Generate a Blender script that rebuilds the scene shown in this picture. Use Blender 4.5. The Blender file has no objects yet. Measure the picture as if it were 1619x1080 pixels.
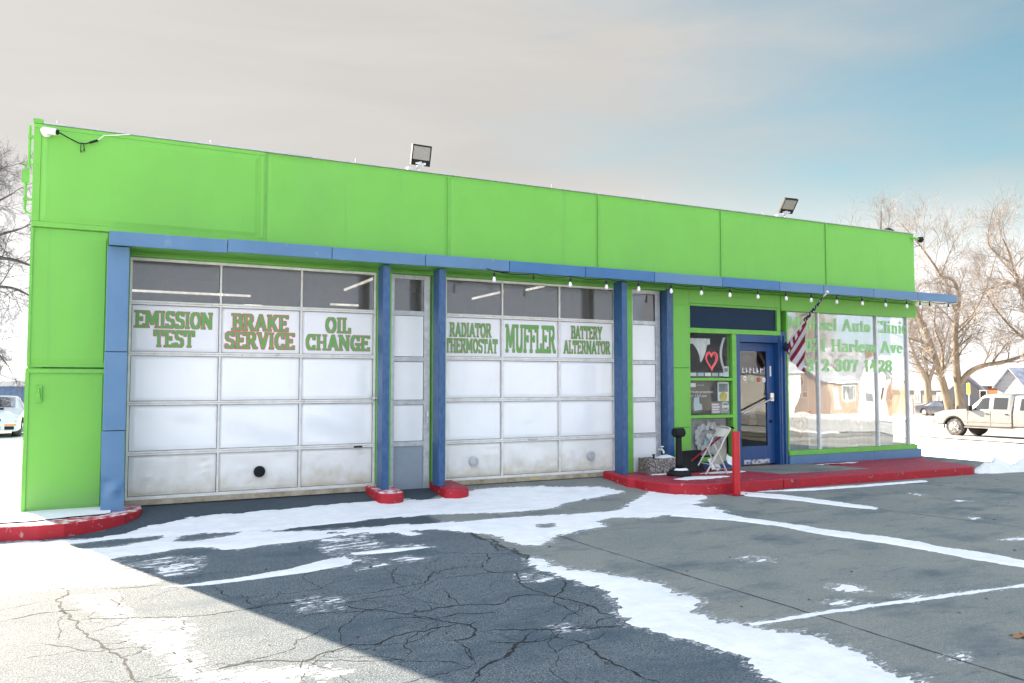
import bpy, bmesh, math, random
import numpy as np
from mathutils import Vector, Matrix

R = math.radians
sc = bpy.context.scene
C = sc.collection

# ---------------------------------------------------------------- camera, sky, sun, exposure
cam_d = bpy.data.cameras.new("camera")
cam_d.lens = 28.0
cam_d.sensor_width = 36.0
cam_d.clip_end = 3000
cam = bpy.data.objects.new("camera", cam_d)
C.objects.link(cam)
cam.location = (0.891, -11.34, 1.6)
cam.rotation_euler = (R(90 + 2.956), 0, R(-26.85))
sc.camera = cam

SUN_EL, SUN_AZ = R(25), R(-20.7)
world = bpy.data.worlds.new("World")
sc.world = world
world.use_nodes = True
wn, wl = world.node_tree.nodes, world.node_tree.links
wn.clear()
w_out = wn.new('ShaderNodeOutputWorld')
sky = wn.new('ShaderNodeTexSky')
sky.sky_type = 'NISHITA'
sky.sun_disc = False
sky.sun_elevation = SUN_EL
sky.sun_rotation = SUN_AZ
sky.air_density = 1.0
sky.dust_density = 0.6
bg_sky = wn.new('ShaderNodeBackground')
bg_sky.inputs[1].default_value = 0.05
sky_tint = wn.new('ShaderNodeMix')
sky_tint.data_type = 'RGBA'
sky_tint.blend_type = 'MULTIPLY'
sky_tint.inputs[0].default_value = 1.0
sky_tint.inputs[7].default_value = (0.50, 0.60, 0.50, 1)
wl.new(sky.outputs[0], sky_tint.inputs[6])
wl.new(sky_tint.outputs[2], bg_sky.inputs[0])


def wmath(op, a, b=None, clamp=False):
    n = wn.new('ShaderNodeMath')
    n.operation = op
    n.use_clamp = clamp
    for i, v in enumerate((a, b)):
        if v is None:
            continue
        if isinstance(v, (int, float)):
            n.inputs[i].default_value = v
        else:
            wl.new(v, n.inputs[i])
    return n.outputs[0]


def wramp(v, stops, interp='EASE'):
    n = wn.new('ShaderNodeValToRGB')
    n.color_ramp.interpolation = interp
    e = n.color_ramp.elements
    while len(e) > 1:
        e.remove(e[-1])
    e[0].position, e[0].color = stops[0][0], stops[0][1]
    for p, c in stops[1:]:
        k = e.new(p)
        k.color = c
    wl.new(v, n.inputs[0])
    return n.outputs[0]


w_tc = wn.new('ShaderNodeTexCoord')
w_sep = wn.new('ShaderNodeSeparateXYZ')
wl.new(w_tc.outputs['Generated'], w_sep.inputs[0])
# the veil of high thin cloud: thick towards the sun, thin to the east, bright low down; overhead and north, out of view, brightness is added to fill the shade
w_map = wn.new('ShaderNodeMapping')
w_map.inputs['Scale'].default_value = (1.0, 1.6, 4.0)
wl.new(w_tc.outputs['Generated'], w_map.inputs[0])
w_noise = wn.new('ShaderNodeTexNoise')
w_noise.inputs['Scale'].default_value = 1.7
w_noise.inputs['Detail'].default_value = 5
w_noise.inputs['Roughness'].default_value = 0.5
wl.new(w_map.outputs[0], w_noise.inputs[0])
w_fine = wn.new('ShaderNodeTexNoise')
w_fine.inputs['Scale'].default_value = 3.2
w_fine.inputs['Detail'].default_value = 7
w_fine.inputs['Roughness'].default_value = 0.55
w_fine.inputs['Distortion'].default_value = 0.6
w_map2 = wn.new('ShaderNodeMapping')
w_map2.inputs['Scale'].default_value = (0.8, 1.4, 5.0)
w_map2.inputs['Rotation'].default_value = (0.25, 0.12, 0.4)
wl.new(w_tc.outputs['Generated'], w_map2.inputs[0])
wl.new(w_map2.outputs[0], w_fine.inputs[0])
az_dot = wmath('ADD', wmath('MULTIPLY', w_sep.outputs[0], -math.cos(R(25))), wmath('MULTIPLY', w_sep.outputs[1], math.sin(R(25))))
cover = wmath('ADD', wmath('MULTIPLY', az_dot, 1.15), wmath('MULTIPLY', wmath('SUBTRACT', w_noise.outputs[0], 0.5), 1.3))
cover = wmath('ADD', cover, wmath('MULTIPLY', wmath('SUBTRACT', w_fine.outputs[0], 0.5), 0.6))
cover = wmath('ADD', cover, 0.98)
w_low = wramp(w_sep.outputs[2], [(0.08, (1, 1, 1, 1)), (0.27, (0, 0, 0, 1))])
cover = wmath('ADD', cover, wmath('MULTIPLY', w_low, 0.9), clamp=True)
w_north = wramp(wmath('ADD', wmath('MULTIPLY', w_sep.outputs[1], -0.5), 0.5), [(0.3, (0, 0, 0, 1)), (0.75, (1, 1, 1, 1))])
w_zen = wramp(w_sep.outputs[2], [(0.42, (0, 0, 0, 1)), (0.85, (1, 1, 1, 1))])
mixc = wn.new('ShaderNodeMix')
mixc.data_type = 'RGBA'
mixc.inputs[6].default_value = (0.70, 0.68, 0.65, 1)
mixc.inputs[7].default_value = (1.0, 1.0, 1.0, 1)
wl.new(w_low, mixc.inputs[0])
bg_veil = wn.new('ShaderNodeBackground')
mixn = wn.new('ShaderNodeMix')
mixn.data_type = 'RGBA'
mixn.inputs[7].default_value = (0.76, 0.82, 0.94, 1)
wl.new(wmath('MAXIMUM', w_north, w_zen), mixn.inputs[0])
wl.new(mixc.outputs[2], mixn.inputs[6])
wl.new(mixn.outputs[2], bg_veil.inputs[0])
veil_s = wmath('ADD', 0.144, wmath('MULTIPLY', w_low, 0.06))
veil_s = wmath('ADD', veil_s, wmath('MULTIPLY', az_dot, 0.030))
veil_s = wmath('ADD', veil_s, wmath('MULTIPLY', wmath('SUBTRACT', w_fine.outputs[0], 0.5), 0.032))
veil_s = wmath('ADD', veil_s, wmath('MULTIPLY', w_north, 0.17))
veil_s = wmath('ADD', veil_s, wmath('MULTIPLY', w_zen, 0.15))
wl.new(veil_s, bg_veil.inputs[1])
w_mix = wn.new('ShaderNodeMixShader')
wl.new(cover, w_mix.inputs[0])
wl.new(bg_sky.outputs[0], w_mix.inputs[1])
wl.new(bg_veil.outputs[0], w_mix.inputs[2])
wl.new(w_mix.outputs[0], w_out.inputs[0])

sun_d = bpy.data.lights.new("sun", 'SUN')
sun_d.energy = 3.7
sun_d.angle = R(0.53)
sun_d.color = (1.0, 0.84, 0.65)
sun = bpy.data.objects.new("sun", sun_d)
C.objects.link(sun)
sdir = Vector((math.sin(SUN_AZ) * math.cos(SUN_EL), math.cos(SUN_AZ) * math.cos(SUN_EL), math.sin(SUN_EL)))
sun.rotation_euler = sdir.to_track_quat('Z', 'Y').to_euler()
sun.location = (-10, 30, 20)

sc.view_settings.view_transform = 'Standard'
sc.view_settings.look = 'None'
sc.view_settings.exposure = 2.75
sc.view_settings.gamma = 1.0
sc.view_settings.use_curve_mapping = False
sc.render.engine = 'CYCLES'
sc.cycles.use_denoising = True
sc.cycles.max_bounces = 8
sc.cycles.diffuse_bounces = 3
sc.cycles.transparent_max_bounces = 12
sc.cycles.caustics_reflective = False
sc.cycles.caustics_refractive = False

# ---------------------------------------------------------------- helpers


def setp(o, label=None, cat=None, group=None, kind=None):
    if label:
        o['label'] = label
    if cat:
        o['category'] = cat
    if group:
        o['group'] = group
    if kind:
        o['kind'] = kind
    return o


def thing(name, label, cat, loc=(0, 0, 0), rotz=0, group=None):
    o = bpy.data.objects.new(name, None)
    o.empty_display_size = 0.2
    C.objects.link(o)
    o.location = loc
    o.rotation_euler = (0, 0, rotz)
    return setp(o, label, cat, group)


class MB:
    def __init__(self):
        self.v, self.f, self.m = [], [], []

    def face(self, pts, m=0):
        n = len(self.v)
        self.v += [tuple(p) for p in pts]
        self.f.append(tuple(range(n, n + len(pts))))
        self.m.append(m)

    def box(self, x0, x1, y0, y1, z0, z1, m=0):
        n = len(self.v)
        self.v += [(x0, y0, z0), (x1, y0, z0), (x1, y1, z0), (x0, y1, z0), (x0, y0, z1), (x1, y0, z1), (x1, y1, z1), (x0, y1, z1)]
        for q in ((0, 3, 2, 1), (4, 5, 6, 7), (0, 1, 5, 4), (1, 2, 6, 5), (2, 3, 7, 6), (3, 0, 4, 7)):
            self.f.append(tuple(n + i for i in q))
            self.m.append(m)
        return self

    def prism(self, pts, z0, z1, m=0, mtop=None):
        """pts counter-clockwise seen from above; z0, z1 numbers or functions of x, y"""
        fz0 = z0 if callable(z0) else (lambda x, y: z0)
        fz1 = z1 if callable(z1) else (lambda x, y: z1)
        n, k = len(self.v), len(pts)
        self.v += [(x, y, fz0(x, y)) for x, y in pts] + [(x, y, fz1(x, y)) for x, y in pts]
        for i in range(k):
            j = (i + 1) % k
            self.f.append((n + i, n + j, n + k + j, n + k + i))
            self.m.append(m)
        self.f.append(tuple(n + k + i for i in range(k)))
        self.m.append(m if mtop is None else mtop)
        self.f.append(tuple(n + k - 1 - i for i in range(k)))
        self.m.append(m)
        return self

    def tube(self, pts, rad, sides=8, m=0, cap=True):
        pts = [Vector(p) for p in pts]
        if not isinstance(rad, (list, tuple)):
            rad = [rad] * len(pts)
        n = len(self.v)
        up = None
        for i, p in enumerate(pts):
            d = (pts[min(i + 1, len(pts) - 1)] - pts[max(i - 1, 0)])
            if d.length < 1e-9:
                d = Vector((0, 0, 1))
            d.normalize()
            if up is None:
                up = d.orthogonal().normalized()
            else:
                up = up - d * up.dot(d)
                up = up.normalized() if up.length > 1e-6 else d.orthogonal().normalized()
            s = d.cross(up)
            for k in range(sides):
                a = 2 * math.pi * k / sides
                q = p + (up * math.cos(a) + s * math.sin(a)) * rad[i]
                self.v.append((q.x, q.y, q.z))
        for i in range(len(pts) - 1):
            for k in range(sides):
                a, b = n + i * sides + k, n + i * sides + (k + 1) % sides
                self.f.append((a, b, b + sides, a + sides))
                self.m.append(m)
        if cap:
            self.f.append(tuple(n + sides - 1 - k for k in range(sides)))
            self.m.append(m)
            e = n + (len(pts) - 1) * sides
            self.f.append(tuple(e + k for k in range(sides)))
            self.m.append(m)
        return self

    def lathe(self, prof, c=(0, 0, 0), sides=24, m=0, axis='Z'):
        n = len(self.v)
        for r, h in prof:
            for k in range(sides):
                a = 2 * math.pi * k / sides
                x, y = r * math.cos(a), r * math.sin(a)
                p = {'Z': (x, y, h), 'Y': (x, -h, y), 'X': (h, x, y)}[axis]
                self.v.append((c[0] + p[0], c[1] + p[1], c[2] + p[2]))
        for i in range(len(prof) - 1):
            for k in range(sides):
                a, b = n + i * sides + k, n + i * sides + (k + 1) % sides
                self.f.append((a, b, b + sides, a + sides))
                self.m.append(m)
        self.f.append(tuple(n + sides - 1 - k for k in range(sides)))
        self.m.append(m)
        e = n + (len(prof) - 1) * sides
        self.f.append(tuple(e + k for k in range(sides)))
        self.m.append(m)
        return self

    def grid(self, fn, nu, nv, m=0, mfn=None):
        n = len(self.v)
        for j in range(nv + 1):
            for i in range(nu + 1):
                self.v.append(tuple(fn(i / nu, j / nv)))
        for j in range(nv):
            for i in range(nu):
                a = n + j * (nu + 1) + i
                self.f.append((a, a + 1, a + nu + 2, a + nu + 1))
                self.m.append(mfn((i + .5) / nu, (j + .5) / nv) if mfn else m)
        return self

    def build(self, name, mats, parent=None, smooth=False, bevel=0, angle=None):
        me = bpy.data.meshes.new(name)
        me.from_pydata(self.v, [], self.f)
        if not isinstance(mats, (list, tuple)):
            mats = [mats]
        for q in mats:
            me.materials.append(q)
        if len(mats) > 1:
            me.polygons.foreach_set('material_index', self.m)
        if smooth:
            me.polygons.foreach_set('use_smooth', [True] * len(self.f))
        me.update()
        o = bpy.data.objects.new(name, me)
        C.objects.link(o)
        if parent:
            o.parent = parent
        if angle:
            me.polygons.foreach_set('use_smooth', [True] * len(self.f))
            try:
                me.set_sharp_from_angle(angle=R(angle))
            except Exception:
                pass
        if bevel:
            b = o.modifiers.new('bevel', 'BEVEL')
            b.width = bevel
            b.segments = 2
            b.limit_method = 'ANGLE'
        return o


# ---------------------------------------------------------------- value noise
def vnoise(x, y, seed=0):
    xi, yi = np.floor(x).astype(np.int64), np.floor(y).astype(np.int64)
    fx, fy = x - xi, y - yi
    fx, fy = fx * fx * (3 - 2 * fx), fy * fy * (3 - 2 * fy)

    def h(a, b):
        n = (a * 374761393 + b * 668265263 + seed * 1442695041) & 0xffffffff
        n = ((n ^ (n >> 13)) * 1274126177) & 0xffffffff
        return ((n ^ (n >> 16)) & 0xffff) / 32767.5 - 1
    return (h(xi, yi) * (1 - fx) + h(xi + 1, yi) * fx) * (1 - fy) + (h(xi, yi + 1) * (1 - fx) + h(xi + 1, yi + 1) * fx) * fy


def fbm(x, y, seed=0, oct=4):
    s, a = 0, 0.5
    for k in range(oct):
        s = s + a * vnoise(x * 2 ** k, y * 2 ** k, seed + k * 17)
        a *= 0.55
    return s


# ---------------------------------------------------------------- materials
def mat(name, col, rough=0.6, metal=0.0, var=None, scale=6.0, amt=1.0, bump=0.0, bscale=40.0, stretch=(1, 1, 1), spec=0.5, lo=0.35, hi=0.7, emit=None, estr=0.0):
    m = bpy.data.materials.new(name)
    m.use_nodes = True
    nt = m.node_tree
    N, L = nt.nodes, nt.links
    b = N['Principled BSDF']
    b.inputs['Base Color'].default_value = (*col, 1)
    b.inputs['Roughness'].default_value = rough
    b.inputs['Metallic'].default_value = metal
    b.inputs['Specular IOR Level'].default_value = spec
    if emit:
        b.inputs['Emission Color'].default_value = (*emit, 1)
        b.inputs['Emission Strength'].default_value = estr
    tc = N.new('ShaderNodeTexCoord')
    mp = N.new('ShaderNodeMapping')
    mp.inputs['Scale'].default_value = stretch
    L.new(tc.outputs['Object'], mp.inputs[0])
    if var is None:
        var = tuple(c * 0.82 for c in col)
    n = N.new('ShaderNodeTexNoise')
    n.inputs['Scale'].default_value = scale
    n.inputs['Detail'].default_value = 6
    n.inputs['Roughness'].default_value = 0.6
    L.new(mp.outputs[0], n.inputs[0])
    r = N.new('ShaderNodeMapRange')
    r.inputs[1].default_value, r.inputs[2].default_value = lo, hi
    r.inputs[3].default_value, r.inputs[4].default_value = 0, amt
    L.new(n.outputs[0], r.inputs[0])
    x = N.new('ShaderNodeMix')
    x.data_type = 'RGBA'
    x.inputs[6].default_value = (*col, 1)
    x.inputs[7].default_value = (*var, 1)
    L.new(r.outputs[0], x.inputs[0])
    L.new(x.outputs[2], b.inputs['Base Color'])
    if bump:
        n2 = N.new('ShaderNodeTexNoise')
        n2.inputs['Scale'].default_value = bscale
        n2.inputs['Detail'].default_value = 4
        L.new(tc.outputs['Object'], n2.inputs[0])
        bp = N.new('ShaderNodeBump')
        bp.inputs['Strength'].default_value = bump
        bp.inputs['Distance'].default_value = 0.01
        L.new(n2.outputs[0], bp.inputs['Height'])
        L.new(bp.outputs[0], b.inputs['Normal'])
    return m


def overlay(m, col, scale, lo, hi, amt, stretch=(1, 1, 1), detail=8, rough=None):
    """a second layer of noise patches (dirt, chips, stains) over a material"""
    N, L = m.node_tree.nodes, m.node_tree.links
    b = N['Principled BSDF']
    src = b.inputs['Base Color'].links[0].from_socket
    tc = N.new('ShaderNodeTexCoord')
    mp = N.new('ShaderNodeMapping')
    mp.inputs['Scale'].default_value = stretch
    mp.inputs['Location'].default_value = (3.1 + scale, 1.7, 0.3)
    L.new(tc.outputs['Object'], mp.inputs[0])
    n = N.new('ShaderNodeTexNoise')
    n.inputs['Scale'].default_value = scale
    n.inputs['Detail'].default_value = detail
    n.inputs['Roughness'].default_value = 0.65
    L.new(mp.outputs[0], n.inputs[0])
    r = N.new('ShaderNodeMapRange')
    r.inputs[1].default_value, r.inputs[2].default_value = lo, hi
    r.inputs[3].default_value, r.inputs[4].default_value = 0, amt
    L.new(n.outputs[0], r.inputs[0])
    x = N.new('ShaderNodeMix')
    x.data_type = 'RGBA'
    x.inputs[7].default_value = (*col, 1)
    L.new(r.outputs[0], x.inputs[0])
    L.new(src, x.inputs[6])
    L.new(x.outputs[2], b.inputs['Base Color'])
    return m


def zdirt(m, col, z0, z1, amt, scale=5.0):
    """splash dirt that thins out between heights z0 and z1 (object space), broken by noise"""
    N, L = m.node_tree.nodes, m.node_tree.links
    b = N['Principled BSDF']
    src = b.inputs['Base Color'].links[0].from_socket
    tc = N.new('ShaderNodeTexCoord')
    sp = N.new('ShaderNodeSeparateXYZ')
    L.new(tc.outputs['Object'], sp.inputs[0])
    n = N.new('ShaderNodeTexNoise')
    n.inputs['Scale'].default_value = scale
    n.inputs['Detail'].default_value = 7
    L.new(tc.outputs['Object'], n.inputs[0])
    ad = N.new('ShaderNodeMath')
    ad.operation = 'MULTIPLY_ADD'
    L.new(n.outputs[0], ad.inputs[0])
    ad.inputs[1].default_value = -(z1 - z0) * 1.6
    L.new(sp.outputs[2], ad.inputs[2])
    r = N.new('ShaderNodeMapRange')
    k = -(z1 - z0) * 0.8
    r.inputs[1].default_value, r.inputs[2].default_value = z0 + k, z1 + k
    r.inputs[3].default_value, r.inputs[4].default_value = amt, 0
    L.new(ad.outputs[0], r.inputs[0])
    x = N.new('ShaderNodeMix')
    x.data_type = 'RGBA'
    x.inputs[7].default_value = (*col, 1)
    L.new(r.outputs[0], x.inputs[0])
    L.new(src, x.inputs[6])
    L.new(x.outputs[2], b.inputs['Base Color'])
    return m


def glass(name, tint, refl, gain=0.5, haze=0.0, hazecol=(0.3, 0.3, 0.3), rough=0.0, wave=0.0, wscale=1.5):
    m = bpy.data.materials.new(name)
    m.use_nodes = True
    N, L = m.node_tree.nodes, m.node_tree.links
    N.clear()
    out = N.new('ShaderNodeOutputMaterial')
    tr = N.new('ShaderNodeBsdfTransparent')
    tr.inputs[0].default_value = (*tint, 1)
    gl = N.new('ShaderNodeBsdfGlossy')
    gl.inputs['Roughness'].default_value = rough
    gl.inputs[0].default_value = (0.95, 0.97, 1, 1)
    tc = N.new('ShaderNodeTexCoord')
    if wave:
        n = N.new('ShaderNodeTexNoise')
        n.inputs['Scale'].default_value = wscale
        n.inputs['Detail'].default_value = 1
        L.new(tc.outputs['Object'], n.inputs[0])
        bp = N.new('ShaderNodeBump')
        bp.inputs['Strength'].default_value = 1.0
        bp.inputs['Distance'].default_value = wave
        L.new(n.outputs[0], bp.inputs['Height'])
        L.new(bp.outputs[0], gl.inputs['Normal'])
    fr = N.new('ShaderNodeLayerWeight')
    fr.inputs[0].default_value = 0.25
    rr = N.new('ShaderNodeMapRange')
    rr.inputs[3].default_value, rr.inputs[4].default_value = refl, min(1, refl + gain)
    L.new(fr.outputs['Fresnel'], rr.inputs[0])
    src = tr
    if haze:
        df = N.new('ShaderNodeBsdfDiffuse')
        nz = N.new('ShaderNodeTexNoise')
        nz.inputs['Scale'].default_value = 9
        nz.inputs['Detail'].default_value = 8
        mp = N.new('ShaderNodeMapping')
        mp.inputs['Scale'].default_value = (1.5, 1.5, 0.5)
        L.new(tc.outputs['Object'], mp.inputs[0])
        L.new(mp.outputs[0], nz.inputs[0])
        r2 = N.new('ShaderNodeMapRange')
        r2.inputs[1].default_value, r2.inputs[2].default_value = 0.3, 0.7
        r2.inputs[3].default_value, r2.inputs[4].default_value = haze * 0.75, min(1, haze * 1.25)
        L.new(nz.outputs[0], r2.inputs[0])
        df.inputs[0].default_value = (*hazecol, 1)
        hm = N.new('ShaderNodeMixShader')
        L.new(r2.outputs[0], hm.inputs[0])
        L.new(tr.outputs[0], hm.inputs[1])
        L.new(df.outputs[0], hm.inputs[2])
        src = hm
    mx = N.new('ShaderNodeMixShader')
    L.new(rr.outputs[0], mx.inputs[0])
    L.new(src.outputs[0], mx.inputs[1])
    L.new(gl.outputs[0], mx.inputs[2])
    L.new(mx.outputs[0], out.inputs[0])
    return m


GREEN = (0.152, 0.465, 0.062)
M = {}
M['green'] = mat('green paint', GREEN, 0.5, var=(0.142, 0.43, 0.058), scale=1.6, bump=0.08, bscale=60)
M['green_trim'] = mat('green trim', (0.15, 0.47, 0.065), 0.45, bump=0.05)
overlay(M['green'], (0.135, 0.385, 0.07), 0.9, 0.50, 0.72, 0.6, (1, 1, 0.35))
overlay(M['green'], (0.10, 0.29, 0.07), 5.0, 0.60, 0.80, 0.55, (1.4, 1, 0.05))
overlay(M['green'], (0.09, 0.22, 0.06), 26, 0.74, 0.79, 0.6)
zdirt(M['green'], (0.20, 0.33, 0.13), -0.1, 0.55, 0.55, 4)
M['blue'] = mat('blue sheet metal', (0.072, 0.170, 0.315), 0.4, var=(0.09, 0.20, 0.35), scale=2.2, bump=0.06, bscale=14)
M['blue_deep'] = mat('deep blue sheet metal', (0.03, 0.125, 0.30), 0.4, var=(0.045, 0.15, 0.33), scale=2.2, bump=0.05, bscale=14)
M['blue_post'] = mat('blue brushed paint', (0.011, 0.060, 0.190), 0.35, var=(0.040, 0.115, 0.24), scale=24, bump=0.4, bscale=50, stretch=(1, 1, .35))
overlay(M['blue_post'], (0.30, 0.33, 0.36), 20, 0.68, 0.74, 0.6)
M['blue_door'] = mat('blue door paint', (0.010, 0.062, 0.205), 0.4, bump=0.05)
overlay(M['blue'], (0.30, 0.36, 0.42), 5, 0.62, 0.75, 0.5)
M['navy'] = mat('navy panel', (0.008, 0.030, 0.070), 0.55, bump=0.02, spec=0.2)
M['white_panel'] = mat('white door panel', (0.86, 0.87, 0.89), 0.20, var=(0.80, 0.82, 0.85), scale=1.3, bump=0.05, bscale=5)
overlay(M['white_panel'], (0.60, 0.58, 0.54), 1.8, 0.62, 0.82, 0.5, (1, 1, 0.2))
overlay(M['white_panel'], (0.25, 0.23, 0.20), 30, 0.74, 0.78, 0.6)
M['sign_white'] = mat('white sign vinyl', (0.82, 0.82, 0.86), 0.45, var=(0.78, 0.79, 0.84), scale=3)
M['panel_low'] = mat('weathered white panel', (0.80, 0.80, 0.79), 0.25, var=(0.74, 0.73, 0.70), scale=2.5, bump=0.05, bscale=7)
overlay(M['panel_low'], (0.58, 0.54, 0.47), 2.6, 0.56, 0.78, 0.45, (1, 1, 0.2))
zdirt(M['panel_low'], (0.50, 0.42, 0.28), 0.0, 0.42, 0.75)
overlay(M['panel_low'], (0.26, 0.20, 0.13), 18, 0.67, 0.74, 0.65)
M['rail'] = mat('aluminium door rail', (0.78, 0.77, 0.75), 0.4, metal=0.0, var=(0.62, 0.60, 0.57), scale=7, bump=0.05)
overlay(M['rail'], (0.20, 0.17, 0.14), 16, 0.62, 0.74, 0.6, (1, 1, 0.4))
M['sill_wood'] = mat('dirty door bottom seal', (0.48, 0.42, 0.32), 0.8, var=(0.26, 0.20, 0.13), scale=6, bump=0.2)
M['gap'] = mat('dark gap', (0.05, 0.05, 0.05), 0.9)
M['galv'] = mat('galvanised frame', (0.42, 0.44, 0.46), 0.45, metal=0.3, var=(0.60, 0.62, 0.64), scale=12, bump=0.05)
M['grey_panel'] = mat('grey blue panel', (0.30, 0.36, 0.42), 0.5, var=(0.26, 0.31, 0.37), scale=3)
M['let_green'] = mat('green lettering', (0.145, 0.35, 0.125), 0.5, var=(0.11, 0.36, 0.075), scale=5)
M['let_red'] = mat('red letter outline', (0.58, 0.10, 0.13), 0.5)
M['win_letter'] = mat('light green window lettering', (0.29, 0.62, 0.24), 0.5)
M['black'] = mat('black plastic', (0.011, 0.012, 0.014), 0.6, spec=0.25)
M['black_rub'] = mat('black rubber', (0.015, 0.015, 0.016), 0.8)
M['white_pl'] = mat('white plastic', (0.80, 0.80, 0.80), 0.4)
M['steel'] = mat('brushed steel', (0.55, 0.56, 0.58), 0.3, metal=0.8)
M['roof'] = mat('roof membrane', (0.35, 0.35, 0.36), 0.9)
M['cap'] = mat('parapet cap metal', (0.50, 0.49, 0.52), 0.45, metal=0.3)
M['cream'] = mat('cream soffit', (0.66, 0.64, 0.56), 0.7)
M['interior'] = mat('garage wall', (0.26, 0.26, 0.26), 0.9, bump=0.1)
M['int_floor'] = mat('garage floor', (0.12, 0.12, 0.12), 0.7)
M['int_white'] = mat('shop interior paint', (0.62, 0.60, 0.56), 0.9)
M['tube'] = mat('lit fluorescent tube', (0.9, 0.9, 0.85), 0.5, emit=(1.0, 0.93, 0.80), estr=0.85)
M['red_kerb'] = mat('red kerb paint', (0.42, 0.006, 0.018), 0.6, var=(0.33, 0.006, 0.018), scale=5, bump=0.3, bscale=30)
overlay(M['red_kerb'], (0.45, 0.30, 0.30), 13, 0.615, 0.67, 0.75)
overlay(M['red_kerb'], (0.06, 0.02, 0.02), 5, 0.60, 0.72, 0.75, (0.6, 0.6, 1.5))
M['red_top'] = mat('worn red pavement paint', (0.33, 0.010, 0.038), 0.6, var=(0.20, 0.014, 0.04), scale=4, bump=0.25, bscale=30)
overlay(M['red_top'], (0.42, 0.34, 0.34), 9, 0.60, 0.68, 0.7, (0.6, 1.4, 1))
M['red_snowy'] = mat('red kerb dusted with frost', (0.40, 0.02, 0.03), 0.6, var=(0.30, 0.02, 0.03), scale=5, bump=0.3, bscale=30)
overlay(M['red_snowy'], (0.80, 0.80, 0.84), 9, 0.44, 0.60, 0.85)
M['bollard'] = mat('red bollard paint', (0.52, 0.008, 0.014), 0.45, bump=0.1)
M['snow'] = mat('snow', (0.75, 0.76, 0.79), 0.75, var=(0.66, 0.68, 0.72), scale=5, bump=0.45, bscale=60, spec=0.25)
M['aggregate'] = mat('exposed aggregate', (0.10, 0.095, 0.09), 0.85, var=(0.45, 0.43, 0.40), scale=55, lo=0.50, hi=0.56, bump=0.6, bscale=60)
M['beige'] = mat('beige chair metal', (0.60, 0.58, 0.54), 0.45, var=(0.52, 0.50, 0.46), scale=9)
M['paper'] = mat('white paper', (0.82, 0.83, 0.85), 0.7)
M['bulb'] = mat('clear white bulb', (0.85, 0.86, 0.88), 0.12, spec=0.8)
M['lens'] = mat('lamp lens', (0.33, 0.32, 0.285), 0.55, var=(0.28, 0.27, 0.24), scale=30)
M['flag_red'] = mat('flag red cloth', (0.26, 0.010, 0.040), 0.85, bump=0.1)
M['flag_white'] = mat('flag white cloth', (0.68, 0.67, 0.70), 0.85, bump=0.1)
M['flag_blue'] = mat('flag navy cloth', (0.012, 0.014, 0.045), 0.85)
M['leaf'] = mat('dry leaf', (0.30, 0.16, 0.07), 0.8)
M['curtain'] = mat('white window blind', (0.80, 0.79, 0.78), 0.8, var=(0.66, 0.66, 0.68), scale=2, stretch=(4, 1, 0.15))
M['bark'] = mat('pale bark', (0.23, 0.185, 0.13), 0.9, var=(0.13, 0.10, 0.075), scale=4, stretch=(1, 1, 0.3), bump=0.6, bscale=12)
M['twig'] = mat('tan twigs', (0.31, 0.27, 0.235), 0.9, var=(0.21, 0.18, 0.16), scale=0.7)
M['bark_grey'] = mat('grey bark', (0.08, 0.075, 0.075), 0.9, var=(0.045, 0.042, 0.04), scale=4, bump=0.4, bscale=12)
M['twig_grey'] = mat('grey twigs', (0.12, 0.12, 0.13), 0.9)
G_SHOP = glass('shop window glass', (0.92, 0.95, 0.95), 0.17, .2, wave=0.0045, wscale=1.1)
G_SIDE = glass('entrance window glass', (0.88, 0.90, 0.90), 0.010, .05, wave=0.004, wscale=1.8)
G_DOOR = glass('door glass', (0.55, 0.58, 0.58), 0.05, .15, wave=0.003, wscale=1.2)
G_BAY = glass('dirty garage glass', (0.60, 0.60, 0.60), 0.06, haze=0.40, hazecol=(0.19, 0.182, 0.168), rough=0.12)
G_DARK = glass('dark panel glass', (0.25, 0.27, 0.28), 0.10, haze=0.15, hazecol=(0.10, 0.11, 0.12), rough=0.05, wave=0.01)
G_CAR = glass('car glass', (0.12, 0.14, 0.16), 0.30)
G_HOUSE = glass('house window glass', (0.2, 0.22, 0.25), 0.35)


def ground_mat(name, c1, c2, speck, speck_dark, bump, stain=None, streak=False):
    m = mat(name, c1, 0.85, var=c2, scale=0.9, lo=0.35, hi=0.7, spec=0.3)
    overlay(m, speck, 95, 0.53, 0.60, 0.75, detail=3)
    overlay(m, speck_dark, 70, 0.54, 0.62, 0.75, detail=3)
    if stain:
        overlay(m, stain, 1.3, 0.50, 0.66, 0.7, (0.8, 1.5, 1))
        overlay(m, stain, 7.0, 0.58, 0.70, 0.55, (0.5, 1.8, 1))
        overlay(m, stain, 24.0, 0.66, 0.72, 0.5, (0.5, 1.4, 1))
    N, L = m.node_tree.nodes, m.node_tree.links
    tc = N.new('ShaderNodeTexCoord')
    n2 = N.new('ShaderNodeTexNoise')
    n2.inputs['Scale'].default_value = 90
    n2.inputs['Detail'].default_value = 5
    L.new(tc.outputs['Object'], n2.inputs[0])
    bp = N.new('ShaderNodeBump')
    bp.inputs['Strength'].default_value = bump
    bp.inputs['Distance'].default_value = 0.006
    L.new(n2.outputs[0], bp.inputs['Height'])
    L.new(bp.outputs[0], N['Principled BSDF'].inputs['Normal'])
    return m


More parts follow.
